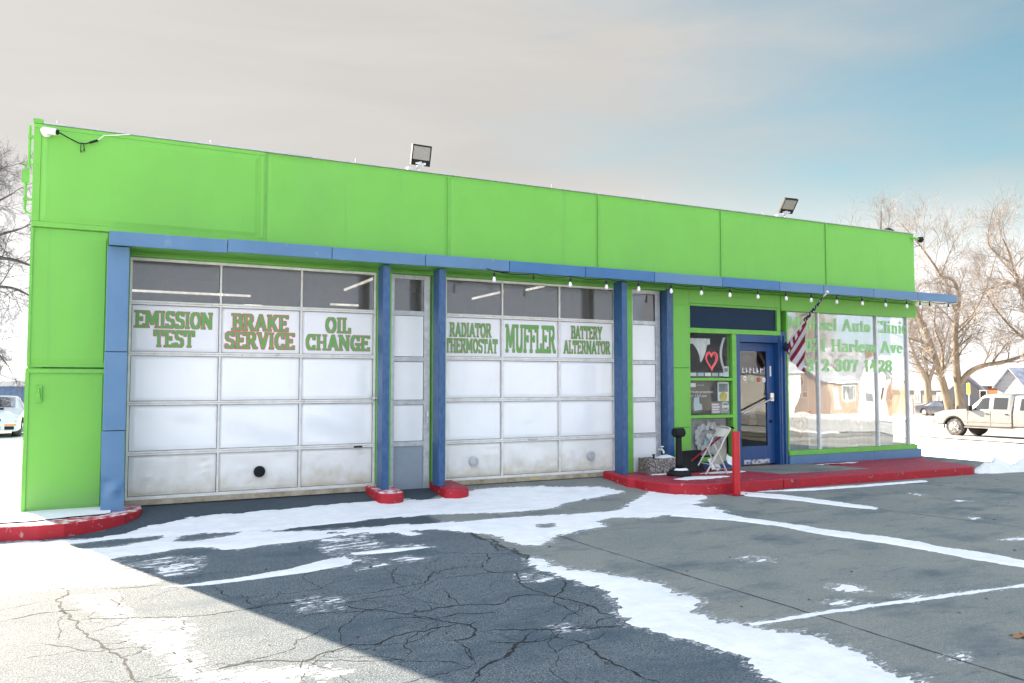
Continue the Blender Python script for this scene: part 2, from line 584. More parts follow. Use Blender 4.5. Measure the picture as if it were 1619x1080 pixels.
M['asphalt'] = ground_mat('worn asphalt', (0.068, 0.096, 0.120), (0.092, 0.120, 0.142), (0.30, 0.31, 0.305), (0.014, 0.026, 0.040), 1.0, stain=(0.044, 0.072, 0.098))
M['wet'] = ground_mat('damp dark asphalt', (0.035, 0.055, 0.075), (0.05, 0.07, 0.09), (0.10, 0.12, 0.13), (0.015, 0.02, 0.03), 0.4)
M['concrete'] = ground_mat('stained concrete', (0.212, 0.222, 0.204), (0.150, 0.172, 0.172), (0.29, 0.295, 0.275), (0.11, 0.125, 0.13), 0.5, stain=(0.062, 0.092, 0.115))
M['crack'] = mat('crack', (0.012, 0.016, 0.02), 0.95)
M['joint'] = mat('dark joint', (0.045, 0.055, 0.06), 0.95)
M['ground_snow'] = mat('trodden snow field', (0.80, 0.80, 0.80), 0.8, var=(0.62, 0.57, 0.50), scale=0.6, lo=0.5, hi=0.75, bump=0.3, bscale=8)
M['road'] = mat('salted road', (0.36, 0.35, 0.33), 0.8, var=(0.60, 0.59, 0.57), scale=0.4, stretch=(1, 0.15, 1))
M['street'] = mat('tyre tracked street', (0.15, 0.135, 0.115), 0.8, var=(0.34, 0.32, 0.29), scale=0.9, stretch=(0.08, 1.4, 1), lo=0.42, hi=0.58)


# ---------------------------------------------------------------- lettering: pen strokes swept with a flat nib
def _arc(cx, cy, rx, ry, a0, a1, n=18):
    return [(cx + rx * math.cos(R(a0 + (a1 - a0) * i / n)), cy + ry * math.sin(R(a0 + (a1 - a0) * i / n))) for i in range(n + 1)]


def glyph(ch):
    """strokes in a box 1 high; returns width, polylines, feet (x, y) that carry a serif"""
    A = _arc
    g = {
        'A': (.78, [[(.12, .04), (.39, .95)], [(.39, .95), (.66, .04)], [(.22, .30), (.56, .30)]], [(.1, 0), (.68, 0)]),
        'B': (.70, [[(.17, .03), (.17, .97)], [(.17, .95), (.4, .95)] + A(.40, .74, .17, .21, 90, -90), [(.17, .53), (.42, .53)] + A(.42, .29, .19, .24, 90, -90), [(.17, .05), (.42, .05)]], [(.12, 0), (.12, 1)]),
        'C': (.70, [A(.38, .5, .26, .45, 48, 312, 30), [(.58, .70), (.58, .96)], [(.58, .04), (.58, .24)]], []),
        'D': (.74, [[(.17, .03), (.17, .97)], [(.17, .95), (.34, .95)] + A(.34, .5, .28, .45, 90, -90) + [(.17, .05)]], [(.12, 0), (.12, 1)]),
        'E': (.66, [[(.17, .03), (.17, .97)], [(.17, .95), (.57, .95)], [(.17, .52), (.40, .52)], [(.17, .05), (.58, .05)], [(.59, .86), (.59, .96)], [(.59, .04), (.59, .16)], [(.43, .47), (.43, .57)]], [(.12, 0), (.12, 1)]),
        'F': (.62, [[(.17, .03), (.17, .97)], [(.17, .95), (.55, .95)], [(.17, .50), (.42, .50)], [(.57, .82), (.57, .96)], [(.43, .45), (.43, .55)]], [(.17, 0), (.12, 1)]),
        'G': (.74, [A(.38, .5, .26, .45, 48, 330, 30), [(.58, .70), (.58, .96)], [(.60, .05), (.60, .42)], [(.45, .42), (.68, .42)]], []),
        'H': (.80, [[(.18, .03), (.18, .97)], [(.62, .03), (.62, .97)], [(.18, .5), (.62, .5)]], [(.18, 0), (.18, 1), (.62, 0), (.62, 1)]),
        'I': (.36, [[(.18, .03), (.18, .97)]], [(.18, 0), (.18, 1)]),
        'K': (.76, [[(.17, .03), (.17, .97)], [(.60, .97), (.22, .44)], [(.34, .58), (.62, .03)]], [(.17, 0), (.17, 1), (.62, 0), (.60, 1)]),
        'L': (.60, [[(.17, .03), (.17, .97)], [(.17, .05), (.52, .05)], [(.53, .02), (.53, .27)]], [(.12, 0), (.17, 1)]),
        'M': (.98, [[(.16, .03), (.16, .97)], [(.80, .03), (.80, .97)], [(.18, .97), (.48, .25)], [(.48, .25), (.78, .97)]], [(.16, 0), (.80, 0), (.12, 1), (.84, 1)]),
        'N': (.82, [[(.15, .03), (.15, .97)], [(.65, .03), (.65, .97)], [(.15, .93), (.65, .07)]], [(.15, 0), (.12, 1), (.65, 1)]),
        'O': (.76, [A(.38, .5, .27, .45, 0, 360, 40)], []),
        'R': (.76, [[(.17, .03), (.17, .97)], [(.17, .95), (.4, .95)] + A(.40, .73, .17, .22, 90, -90) + [(.17, .51)], [(.40, .51), (.62, .03)]], [(.15, 0), (.12, 1), (.64, 0)]),
        'S': (.66, [A(.33, .72, .20, .23, 25, 250, 20) + A(.33, .27, .22, .23, 90, -155, 20)[2:], [(.53, .80), (.53, .94)], [(.12, .07), (.12, .20)]], []),
        'T': (.70, [[(.35, .03), (.35, .97)], [(.08, .95), (.62, .95)], [(.07, .72), (.07, .98)], [(.63, .72), (.63, .98)]], [(.35, 0)]),
        'U': (.78, [[(.17, .97), (.17, .32)] + A(.39, .30, .22, .25, 180, 360) + [(.61, .97)]], [(.17, 1), (.61, 1)]),
        'V': (.76, [[(.13, .97), (.38, .06)], [(.38, .06), (.63, .97)]], [(.12, 1), (.64, 1)]),
        'Y': (.74, [[(.12, .97), (.37, .48)], [(.62, .97), (.37, .48)], [(.37, .48), (.37, .03)]], [(.12, 1), (.62, 1), (.37, 0)]),
        'a': (.52, [A(.24, .50, .14, .15, 160, 20, 12) + [(.38, .03)], A(.22, .20, .14, .15, 60, 330, 16)], [(.40, 0)]),
        'c': (.46, [A(.25, .33, .14, .29, 45, 315, 24), [(.36, .46), (.36, .56)]], []),
        'e': (.48, [A(.24, .33, .15, .29, 0, 310, 26), [(.10, .36), (.39, .36)]], []),
        'h': (.58, [[(.15, .03), (.15, .97)], A(.28, .45, .14, .17, 160, 0, 12) + [(.42, .03)]], [(.15, 0), (.12, 1), (.42, 0)]),
        'i': (.30, [[(.15, .03), (.15, .62)], [(.15, .86), (.15, .94)]], [(.15, 0), (.12, .64)]),
        'l': (.30, [[(.15, .03), (.15, .97)]], [(.15, 0), (.12, 1)]),
        'm': (.84, [[(.15, .03), (.15, .62)], A(.27, .45, .14, .17, 160, 0, 12) + [(.41, .03)], A(.54, .45, .14, .17, 160, 0, 12) + [(.68, .03)]], [(.15, 0), (.12, .64), (.41, 0), (.68, 0)]),
        'n': (.58, [[(.15, .03), (.15, .62)], A(.28, .45, .14, .17, 160, 0, 12) + [(.42, .03)]], [(.15, 0), (.12, .64), (.42, 0)]),
        'o': (.50, [A(.25, .33, .14, .29, 0, 360, 30)], []),
        'r': (.44, [[(.15, .03), (.15, .62)], A(.28, .45, .13, .16, 160, 30, 10), [(.38, .44), (.38, .54)]], [(.15, 0), (.12, .64)]),
        't': (.36, [[(.16, .84), (.16, .12)] + A(.25, .12, .09, .09, 180, 320, 8), [(.04, .62), (.30, .62)]], []),
        'u': (.58, [[(.15, .62), (.15, .20)] + A(.28, .2, .13, .16, 180, 340, 12), [(.42, .62), (.42, .03)]], [(.12, .64), (.40, .64), (.44, 0)]),
        'v': (.52, [[(.12, .62), (.26, .06)], [(.26, .06), (.40, .62)]], [(.12, .64), (.40, .64)]),
        '0': (.56, [A(.28, .5, .17, .45, 0, 360, 36)], []),
        '1': (.44, [[(.24, .03), (.24, .97)], [(.10, .80), (.24, .93)]], [(.24, 0)]),
        '2': (.54, [A(.27, .70, .16, .25, 160, -30, 18) + [(.12, .08)], [(.10, .06), (.44, .06)], [(.44, .04), (.44, .26)], [(.13, .68), (.13, .76)]], []),
        '3': (.54, [A(.25, .73, .16, .22, 150, -80, 18), A(.25, .28, .17, .24, 80, -150, 18), [(.12, .68), (.12, .76)], [(.11, .22), (.11, .32)]], []),
        '4': (.56, [[(.34, .03), (.34, .97)], [(.34, .95), (.07, .30)], [(.07, .28), (.48, .28)]], [(.34, 0)]),
        '7': (.52, [[(.08, .93), (.45, .93)], [(.44, .92), (.28, .45), (.24, .03)], [(.09, .72), (.09, .95)]], []),
        '8': (.54, [A(.27, .73, .15, .21, 0, 360, 30), A(.27, .28, .17, .23, 0, 360, 30)], []),
    }
    return g[ch]


def word_mask(text, height, width, res, nw, nh, serif, track=0.0, space=0.34):
    adv = [space if c == ' ' else glyph(c)[0] + track for c in text]
    sx = width / sum(adv)
    W, H = int(width / res) + 8, int(height * 1.06 / res) + 8
    mk = np.zeros((H, W), bool)
    x = 0.0

    def stamp(px, py, hw, hh):
        px, py = min(max(px, 0), 1e9), min(max(py, hh), 1 - hh)
        c, r_ = (px * sx) / res + 4, (py * height) / res + 4
        a, b_ = hw * sx / res, hh * height / res
        mk[max(0, int(round(r_ - b_))):int(round(r_ + b_)), max(0, int(round(c - a))):int(round(c + a))] = True
    for c, ad in zip(text, adv):
        if c != ' ':
            _, strokes, feet = glyph(c)
            for s in strokes:
                for (ax, ay), (bx, by) in zip(s[:-1], s[1:]):
                    n = max(2, int(math.hypot((bx - ax) * sx, (by - ay) * height) / res * 1.2))
                    for k in range(n + 1):
                        stamp(x + ax + (bx - ax) * k / n, ay + (by - ay) * k / n, nw / 2, nh / 2)
            for fx, fy in feet:
                hw = nw / 2 + serif
                fy2 = min(max(fy, nh * .3), 1 - nh * .3)
                stamp(x + fx, fy2, hw, nh * .38)
        x += ad
    return mk


def dilate(mk, n):
    o = mk.copy()
    for dy in range(-n, n + 1):
        for dx in range(-n, n + 1):
            if dx * dx + dy * dy <= n * n + 1:
                o |= np.roll(np.roll(mk, dy, 0), dx, 1)
    return o


def mask_faces(mb, mk, x0, z0, res, y, m=0):
    """merge the mask's runs into rectangles in the plane y"""
    H, W = mk.shape
    open_ = {}
    for r_ in range(H + 1):
        runs = []
        if r_ < H:
            row = np.concatenate(([0], mk[r_].astype(np.int8), [0]))
            d = np.diff(row)
            runs = list(zip(np.where(d == 1)[0].tolist(), np.where(d == -1)[0].tolist()))
        new = {}
        for q in runs:
            new[q] = open_.pop(q, r_)
        for (a, b_), s in open_.items():
            xa, xb, za, zb = x0 + (a - 4) * res, x0 + (b_ - 4) * res, z0 + (s - 4) * res, z0 + (r_ - 4) * res
            mb.face([(xa, y, za), (xb, y, za), (xb, y, zb), (xa, y, zb)], m)
        open_ = new


def lettering(name, parent, lines, y, mats, res=0.0028, nw=.2, nh=.16, serif=.055, outline=3, track=0.0):
    mb = MB()
    for text, xc, z, w, h in lines:
        mk = word_mask(text, h, w, res, nw, nh, serif, track)
        if outline:
            mask_faces(mb, dilate(mk, outline), xc - w / 2, z, res, y, 1)
            mask_faces(mb, mk, xc - w / 2, z, res, y - 0.002, 0)
        else:
            mask_faces(mb, mk, xc - w / 2, z, res, y, 0)
    return mb.build(name, mats, parent)


def flat_text(body, name, size, loc, mat_, parent, rot=(R(90), 0, 0), align='LEFT'):
    cu = bpy.data.curves.new(name, 'FONT')
    cu.body = body
    cu.size = size
    cu.align_x = align
    cu.resolution_u = 2
    tmp = bpy.data.objects.new(name, cu)
    C.objects.link(tmp)
    dg = bpy.context.evaluated_depsgraph_get()
    me = bpy.data.meshes.new_from_object(tmp.evaluated_get(dg))
    bpy.data.objects.remove(tmp)
    o = bpy.data.objects.new(name, me)
    me.materials.clear()
    me.materials.append(mat_)
    o.location = loc
    o.rotation_euler = rot
    C.objects.link(o)
    o.parent = parent
    return o

# ---------------------------------------------------------------- the ground
def ramp_z(X, Y):
    t = np.clip((0.1 - np.asarray(Y, float)) / 1.5, 0, 1)
    k = np.clip((9.3 - np.asarray(X, float)) / 0.6, 0, 1)
    return -.12 + (.12 - .12 * t * t * (3 - 2 * t)) * k


def terrain(X, Y):
    return -.15 - .027 * max(0, X - 18) * min(1, max(0, (120 - X) / 40 + .4)) - .162 * min(1, max(0, X - 12) / 6) - .007 * max(0, min(Y, 60)) * min(1, max(0, (5 - X) / 5))


def sheet(name, xs, ys, zf, m, dz=0.0, kind='structure', smooth=True):
    mb = MB()
    nx, ny = len(xs), len(ys)
    mb.v = [(x, y, float(zf(x, y)) + dz) for y in ys for x in xs]
    for j in range(ny - 1):
        for i in range(nx - 1):
            a = j * nx + i
            mb.f.append((a, a + 1, a + nx + 1, a + nx))
            mb.m.append(0)
    return setp(mb.build(name, m, smooth=smooth), kind=kind)


def spaced(a, b, lo, hi, n1, n2):
    """dense between lo and hi, sparse out to a and b"""
    return sorted(set(np.round(np.concatenate([a + (lo - a) * np.linspace(0, 1, n2) ** .5, np.linspace(lo, hi, n1), hi + (b - hi) * np.linspace(0, 1, n2) ** 2]), 3).tolist()))


# the big snow field dips under the paved lot so nothing shares a plane
def field_z(x, y):
    z = terrain(x, y)
    if -3.6 < x < 18.2 and -14.6 < y < 9.6:
        z -= .12
    elif 31 < x < 51:
        z -= .06
    elif -30.5 < y < -19.5:
        z -= .06
    else:
        z += (-.05 if (18 < x < 31.2 and -14.6 < y < -2) else 0) + .05 * float(fbm(np.float64(x * .35), np.float64(y * .35), 5, 2))
    return z


sheet('ground', sorted(set(spaced(-900, 900, -6, 60, 133, 16) + [-3.7, -3.5, 18.1, 18.3, 30.9, 31.1, 50.9, 51.1])),
      sorted(set(spaced(-900, 900, -36, 50, 145, 16) + [-14.7, -14.5, 9.5, 9.7])), field_z, M['ground_snow'])
sheet('parking_lot', np.linspace(-3.4, 18, 60), np.concatenate([np.linspace(-14.4, -1.5, 20), np.linspace(-1.4, .1, 16), [.3, 9.4]]), lambda x, y: float(ramp_z(x, min(y, .1))), M['asphalt'])
sheet('concrete_pavement', np.linspace(4.62, 17.9, 50), np.concatenate([np.linspace(-14.3, -1.5, 20), np.linspace(-1.4, .1, 16)]), lambda x, y: float(ramp_z(x, y)), M['concrete'], .004)
sheet('road', np.linspace(32, 50, 8), np.linspace(-120, 200, 60), lambda x, y: terrain(x, y), M['road'], -.01)
sheet('street', np.linspace(-80, 31, 60), [-30, -26, -23, -20], lambda x, y: terrain(x, y), M['street'], -.01)
sheet('street', np.linspace(51.2, 200, 60), [-30, -26, -23, -20], lambda x, y: terrain(x, y), M['street'], -.01)
sheet('side_lot', np.linspace(18.3, 30.8, 14), np.linspace(-14, -2.6, 8), lambda x, y: terrain(x, y), M['street'], .012)

# damp asphalt under the first doors
mb = MB()
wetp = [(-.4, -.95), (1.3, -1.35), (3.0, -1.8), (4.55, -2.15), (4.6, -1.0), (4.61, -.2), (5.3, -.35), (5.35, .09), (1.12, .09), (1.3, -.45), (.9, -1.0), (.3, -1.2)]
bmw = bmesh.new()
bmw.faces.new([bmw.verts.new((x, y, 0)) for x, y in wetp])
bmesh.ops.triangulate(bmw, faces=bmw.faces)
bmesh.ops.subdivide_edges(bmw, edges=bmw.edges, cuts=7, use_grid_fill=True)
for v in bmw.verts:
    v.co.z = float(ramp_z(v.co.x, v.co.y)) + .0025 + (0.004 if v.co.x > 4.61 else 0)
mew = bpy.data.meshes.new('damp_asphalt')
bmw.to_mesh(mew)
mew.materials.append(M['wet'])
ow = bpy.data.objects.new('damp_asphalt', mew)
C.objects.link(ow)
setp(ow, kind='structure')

SNOW = [(1, [(-1.41, -1.10), (-0.10, -1.18), (0.73, -1.34), (1.07, -1.16), (1.41, -0.87), (1.81, -0.69), (2.17, -0.64), (2.85, -0.62), (3.42, -0.58), (3.76, -0.54), (4.63, -0.54), (5.03, -0.65), (5.39, -0.50), (5.88, -0.29), (6.47, -0.26), (7.15, -0.39), (7.96, -0.65), (8.09, -0.94), (7.86, -1.10), (7.26, -1.32), (6.77, -1.41), (6.37, -1.75), (5.93, -1.83), (5.58, -1.78), (5.19, -1.83), (4.72, -2.17), (5.20, -2.19), (5.77, -2.25), (6.34, -2.36), (6.99, -2.36), (8.50, -1.08), (8.83, -1.49), (8.64, -1.43), (9.01, -1.75), (8.87, -2.06), (8.55, -2.19), (8.41, -2.64), (8.26, -3.05), (8.04, -3.02), (7.43, -2.96), (7.09, -3.06), (6.66, -2.76), (6.30, -2.92), (6.26, -3.30), (5.80, -3.38), (5.39, -3.52), (5.00, -3.88), (4.86, -3.77), (4.79, -3.55), (4.80, -3.15), (4.64, -2.93), (4.56, -2.75), (4.31, -2.52), (4.07, -2.46), (4.12, -2.69), (3.97, -2.76), (3.86, -2.49), (3.56, -2.41), (3.27, -2.38), (3.10, -2.45), (2.81, -2.48), (2.45, -2.56), (2.10, -2.69), (1.88, -2.42), (1.61, -2.32), (1.29, -2.48), (1.06, -2.51), (0.90, -2.70), (1.28, -3.69), (1.04, -3.73), (0.61, -3.60), (0.15, -3.67), (-0.82, -3.66)]),
 (-1, [(1.55, -1.89), (1.66, -1.62), (1.88, -1.52), (2.24, -1.66), (2.17, -1.81), (1.84, -1.95), (1.64, -1.96)]),
 (-1, [(2.52, -1.72), (3.04, -1.64), (3.64, -1.60), (3.76, -1.55), (4.60, -1.53), (5.04, -1.62), (5.41, -1.75), (5.28, -2.15), (4.66, -2.12), (4.01, -2.04), (3.38, -2.00), (3.36, -2.04), (2.74, -1.89)]),
 (-1, [(0.33, -1.61), (0.94, -1.50), (1.52, -1.45), (1.41, -1.71), (1.06, -1.92), (0.60, -1.91)]),
 (-0.6, [(5.51, -2.77), (5.78, -2.77), (5.72, -3.03), (5.48, -3.06)]),
 (-0.7, [(8.27, -2.34), (8.65, -2.31), (8.46, -2.67), (8.26, -2.67)]),
 (2, [(7.51, -2.87), (8.03, -3.03), (8.15, -3.15), (8.12, -3.62), (8.31, -4.12), (8.38, -4.59), (8.60, -5.19), (8.72, -5.61), (8.65, -5.91), (8.80, -6.28), (8.78, -6.65), (8.76, -7.20), (8.50, -7.33), (8.51, -6.81), (8.42, -6.41), (8.41, -5.96), (8.32, -5.41), (8.12, -4.83), (8.08, -4.22), (7.88, -3.68), (7.38, -3.03)]),
 (2, [(9.74, -1.71), (10.11, -2.30), (10.27, -3.29), (10.33, -3.78), (10.18, -3.87), (9.99, -3.46), (9.85, -2.72), (9.55, -2.15), (9.51, -1.92)]),
 (2, [(10.05, -1.81), (11.05, -1.94), (12.09, -2.01), (13.93, -2.04), (15.11, -2.01), (14.87, -2.19), (13.70, -2.20), (11.90, -2.16), (10.89, -2.09)]),
 (1, [(4.61, -4.40), (4.69, -4.53), (4.65, -4.80), (4.82, -5.08), (4.97, -5.33), (5.09, -5.72), (5.05, -6.12), (5.09, -5.96), (5.11, -6.21), (5.05, -6.39), (4.86, -6.49), (4.83, -6.83), (4.96, -6.85), (4.98, -7.00), (5.06, -7.21), (5.17, -7.30), (5.16, -7.44), (5.21, -7.59), (5.18, -7.77), (5.08, -7.93), (5.09, -8.12), (5.12, -8.21), (4.91, -8.68), (4.41, -8.43), (4.39, -7.90), (4.36, -7.76), (4.38, -7.61), (4.51, -7.49), (4.50, -7.37), (4.46, -7.19), (4.40, -6.98), (4.37, -6.97), (4.31, -6.76), (4.25, -6.60), (4.29, -6.36), (4.46, -6.13), (4.54, -5.97), (4.60, -5.63), (4.52, -5.27), (4.45, -4.70)]),
 (2, [(4.97, -6.86), (5.03, -6.95), (5.33, -6.97), (5.67, -6.98), (6.33, -7.02), (6.72, -7.06), (7.33, -7.12), (7.90, -7.17), (8.67, -7.24), (8.58, -7.29), (7.81, -7.22), (7.25, -7.17), (6.65, -7.11), (6.27, -7.07), (5.60, -7.04), (5.26, -7.03), (4.99, -7.01)]),
 (0.25, [(1.05, -2.93), (1.13, -2.84), (1.44, -2.73), (1.73, -2.87), (1.68, -3.25), (1.57, -3.53), (1.39, -3.53), (1.36, -3.18)]),
 (2, [(1.35, -3.96), (1.61, -3.96), (1.90, -3.93), (2.37, -3.81), (2.72, -3.59), (3.03, -3.45), (3.01, -3.84), (2.53, -3.98), (1.77, -4.05), (1.60, -4.04)]),
 (0.12, [(3.24, -1.93), (3.48, -2.51), (3.46, -3.30), (3.15, -3.34), (3.26, -4.02), (2.98, -4.09), (2.93, -3.69), (2.94, -2.98)]),
 (2, [(3.11, -3.32), (3.58, -3.33), (3.99, -3.44), (3.52, -3.50), (3.12, -3.46)]),
 (0.15, [(3.40, -3.84), (3.57, -3.79), (3.67, -3.91), (3.48, -3.95)]),
 (0.05, [(4.20, -4.96), (4.32, -4.96), (4.41, -5.17), (4.27, -5.23), (4.16, -5.13)]),
 (0.2, [(3.74, -6.35), (3.83, -6.37), (3.84, -6.51), (3.72, -6.50)]),
 (0.1, [(2.24, -4.95), (2.41, -4.92), (2.55, -4.99), (2.51, -5.18), (2.25, -5.23)]),
 (0.15, [(3.68, -3.26), (3.80, -3.22), (3.86, -3.32), (3.73, -3.36)]),
 (0.2, [(6.43, -5.32), (6.63, -5.33), (6.64, -5.50), (6.45, -5.49)]),
 (0.25, [(6.34, -6.49), (6.50, -6.49), (6.52, -6.69), (6.31, -6.67)]),
 (0.05, [(5.92, -6.82), (6.20, -6.87), (6.17, -6.92), (5.92, -6.88)]),
 (0.4, [(5.62, -8.05), (5.72, -8.06), (5.67, -8.10), (5.61, -8.08)]),
 (0.1, [(12.04, -3.01), (12.10, -3.18), (11.90, -3.23)]),
 (0.2, [(11.99, -3.76), (12.05, -3.91), (11.89, -3.90)]),
 (0.2, [(10.72, -4.83), (10.78, -4.90), (10.63, -4.92)]),
 (0.4, [(9.63, -5.92), (10.10, -5.95), (9.91, -6.06)]),
 (0.1, [(6.61, -7.00), (6.83, -7.02), (6.74, -7.07), (6.57, -7.05)]),
 (0.3, [(0.94, -4.55), (1.11, -4.88), (1.36, -5.01), (1.45, -5.34), (1.32, -5.68), (1.41, -6.04), (1.54, -6.50), (1.39, -6.35), (1.26, -5.74), (1.09, -5.32)]),
 (0.35, [(1.45, -6.27), (1.75, -6.34), (2.10, -6.51), (2.15, -6.62), (1.83, -6.61), (1.49, -6.44)]),
 (0.1, [(0.75, -3.98), (0.94, -4.00), (0.97, -4.50), (0.82, -4.49)])]
CRACKS = [(1, [(2.87, -5.59), (3.11, -5.58), (3.35, -5.58), (3.64, -5.70), (3.86, -5.57), (4.04, -5.58), (4.15, -5.67), (4.22, -5.84), (4.27, -6.07), (4.24, -6.24), (4.29, -6.36)]),
 (1, [(2.54, -5.16), (2.60, -5.29), (2.73, -5.42), (2.87, -5.59), (3.05, -5.83), (3.21, -6.07), (3.21, -6.21), (3.10, -6.33), (2.94, -6.34)]),
 (1.2, [(2.29, -6.11), (2.53, -6.16), (2.67, -6.06), (2.91, -6.02), (3.14, -6.00)]),
 (0.8, [(3.05, -5.83), (3.27, -5.78), (3.56, -5.87)]),
 (0.8, [(2.67, -5.67), (2.90, -5.70), (3.05, -5.83)]),
 (1.3, [(2.78, -7.06), (2.92, -6.88), (3.13, -6.78), (3.37, -6.61), (3.56, -6.41)]),
 (1, [(3.27, -6.22), (3.56, -6.36), (3.74, -6.47), (4.01, -6.53), (4.27, -6.60)]),
 (1, [(3.74, -6.47), (3.64, -6.58), (3.45, -6.63), (3.30, -6.55), (3.18, -6.42)]),
 (1.2, [(3.66, -6.66), (3.73, -6.82), (3.67, -6.99), (3.68, -7.23), (3.75, -7.55)]),
 (1, [(3.66, -6.66), (3.64, -6.58), (3.66, -6.43)]),
 (1, [(4.03, -4.49), (4.05, -4.73), (4.24, -4.78), (4.09, -5.18), (4.06, -5.44), (4.15, -5.67), (4.29, -5.55), (4.42, -5.38), (4.50, -5.17)]),
 (1, [(4.15, -5.67), (4.04, -5.92), (4.03, -6.10), (4.05, -6.27)]),
 (0.8, [(4.00, -6.50), (4.12, -6.36), (4.25, -6.39)]),
 (1, [(4.61, -3.39), (4.55, -3.68), (4.50, -3.89), (4.64, -3.90), (4.79, -3.74)]),
 (0.8, [(4.32, -3.96), (4.24, -4.19), (4.09, -4.37), (4.03, -4.49), (3.81, -4.42), (3.60, -4.46), (3.35, -4.80), (3.15, -4.82), (2.80, -4.91)]),
 (0.8, [(3.15, -4.82), (3.14, -4.58), (3.23, -4.27), (3.36, -4.10)]),
 (0.7, [(3.43, -5.04), (3.38, -5.31), (3.34, -5.56)]),
 (0.6, [(3.57, -4.70), (3.85, -4.72), (4.05, -4.73)]),
 (0.6, [(4.24, -4.78), (4.39, -4.75), (4.63, -4.79)]),
 (0.7, [(4.24, -5.64), (4.48, -5.68), (4.52, -5.74)]),
 (0.6, [(4.09, -4.37), (3.86, -4.40)]),
 (0.5, [(2.98, -6.39), (2.94, -6.81)]),
 (0.6, [(2.62, -4.86), (2.80, -4.91)]),
 (0.7, [(3.88, -3.69), (4.28, -3.95), (4.56, -4.05), (4.67, -4.31)]),
 (1, [(0.66, -3.68), (0.58, -4.00), (0.62, -4.33), (0.74, -4.70), (0.76, -4.88), (0.87, -5.26), (0.96, -5.59), (1.04, -5.90), (1.09, -6.22)]),
 (0.8, [(0.23, -4.47), (0.43, -4.39), (0.63, -4.36), (0.86, -4.42)]),
 (1, [(0.75, -4.66), (1.08, -4.80), (1.38, -4.95), (1.67, -4.95), (1.94, -4.92), (2.25, -4.88), (2.47, -4.88)]),
 (0.8, [(0.95, -4.48), (1.04, -4.76)]),
 (1, [(1.38, -4.95), (1.41, -5.09), (1.35, -5.40), (1.26, -5.43)]),
 (0.8, [(0.90, -5.33), (0.99, -5.37), (1.12, -5.31)]),
 (1.1, [(1.45, -6.18), (1.63, -6.17), (1.79, -6.14), (2.01, -6.24), (2.10, -6.20), (2.22, -6.16), (2.37, -6.14)]),
 (0.8, [(2.01, -6.24), (1.92, -6.46)]),
 (0.8, [(1.01, -5.71), (1.19, -5.57)]),
 (0.7, [(1.25, -6.00), (1.38, -5.96)]),
 (1, [(1.28, -5.61), (1.37, -5.98), (1.45, -6.18)]),
 (0.7, [(1.91, -4.49), (1.94, -4.92)]),
 (0.7, [(1.70, -4.11), (1.76, -4.26), (1.78, -4.54)]),
 (1, [(0.94, -3.80), (1.14, -3.83), (1.34, -3.88)]),
 (0.6, [(0.97, -4.50), (1.03, -4.04)])]


def ribbon(mb, pts, w, seed, step=.035, jit=.018, dz=.0016):
    rng = random.Random(seed)
    P = []
    for (ax, ay), (bx, by) in zip(pts[:-1], pts[1:]):
        n = max(1, int(math.hypot(bx - ax, by - ay) / step))
        P += [(ax + (bx - ax) * k / n, ay + (by - ay) * k / n) for k in range(n)]
    P.append(tuple(pts[-1]))
    off = 0
    rows = []
    for i, (x, y) in enumerate(P):
        a, b = P[max(0, i - 1)], P[min(len(P) - 1, i + 1)]
        d = math.hypot(b[0] - a[0], b[1] - a[1]) or 1
        nx, ny = -(b[1] - a[1]) / d, (b[0] - a[0]) / d
        off = off * .75 + rng.gauss(0, jit) * .6
        ww = w * (0.35 + 1.1 * rng.random() ** 1.5) * min(1, .25 + min(i, len(P) - 1 - i) / 6)
        z = float(ramp_z(x, y)) + dz
        rows.append(((x + nx * (off + ww / 2), y + ny * (off + ww / 2), z), (x + nx * (off - ww / 2), y + ny * (off - ww / 2), z)))
    n = len(mb.v)
    for p, q in rows:
        mb.v += [p, q]
    for i in range(len(rows) - 1):
        k = n + 2 * i
        mb.f.append((k, k + 1, k + 3, k + 2))
        mb.m.append(0)


mb = MB()
for i, (w, p) in enumerate(CRACKS):
    ribbon(mb, p, .018 * w, i)
    for rep_ in range(1 + i % 2):      # hairline offshoots
        rng = random.Random(900 + i * 3 + rep_)
        q = p[rng.randrange(len(p))]
        a = rng.uniform(0, 6.28)
        path = [q]
        for k in range(rng.randint(4, 11)):
            a += rng.uniform(-.5, .5)
            path.append((path[-1][0] + .12 * math.cos(a), path[-1][1] + .12 * math.sin(a)))
        ribbon(mb, path, rng.uniform(.004, .009), 300 + i)
setp(mb.build('asphalt_cracks', M['crack']), kind='structure')
mb = MB()
for i, p in enumerate([[(5.42, -1.6), (5.44, -4), (5.58, -6.5), (5.66, -9), (5.8, -14)], [(4.9, -6.95), (6.3, -7.05), (7.86, -7.19), (11, -7.5), (17.5, -8.2)],
                       [(7.2, -2.6), (8.1, -3.9), (8.6, -6.5), (9.0, -10)], [(9.65, -1.85), (10.14, -3.4), (10.5, -5), (11, -7.4)], [(13.2, -1.9), (13.6, -4.5), (14.2, -7.8)]]):
    ribbon(mb, p, .022, 700 + i, step=.08, jit=.004, dz=.0054)
ribbon(mb, [(4.63, -2.2), (4.62, -4), (4.66, -6), (4.7, -8.3), (4.75, -11)], .05, 77, jit=.03, dz=.0056)
setp(mb.build('pavement_joints', M['joint']), kind='structure')

overlay(M['snow'], (.50, .53, .57), 2.2, .54, .74, .55, (.6, 1.6, 1))
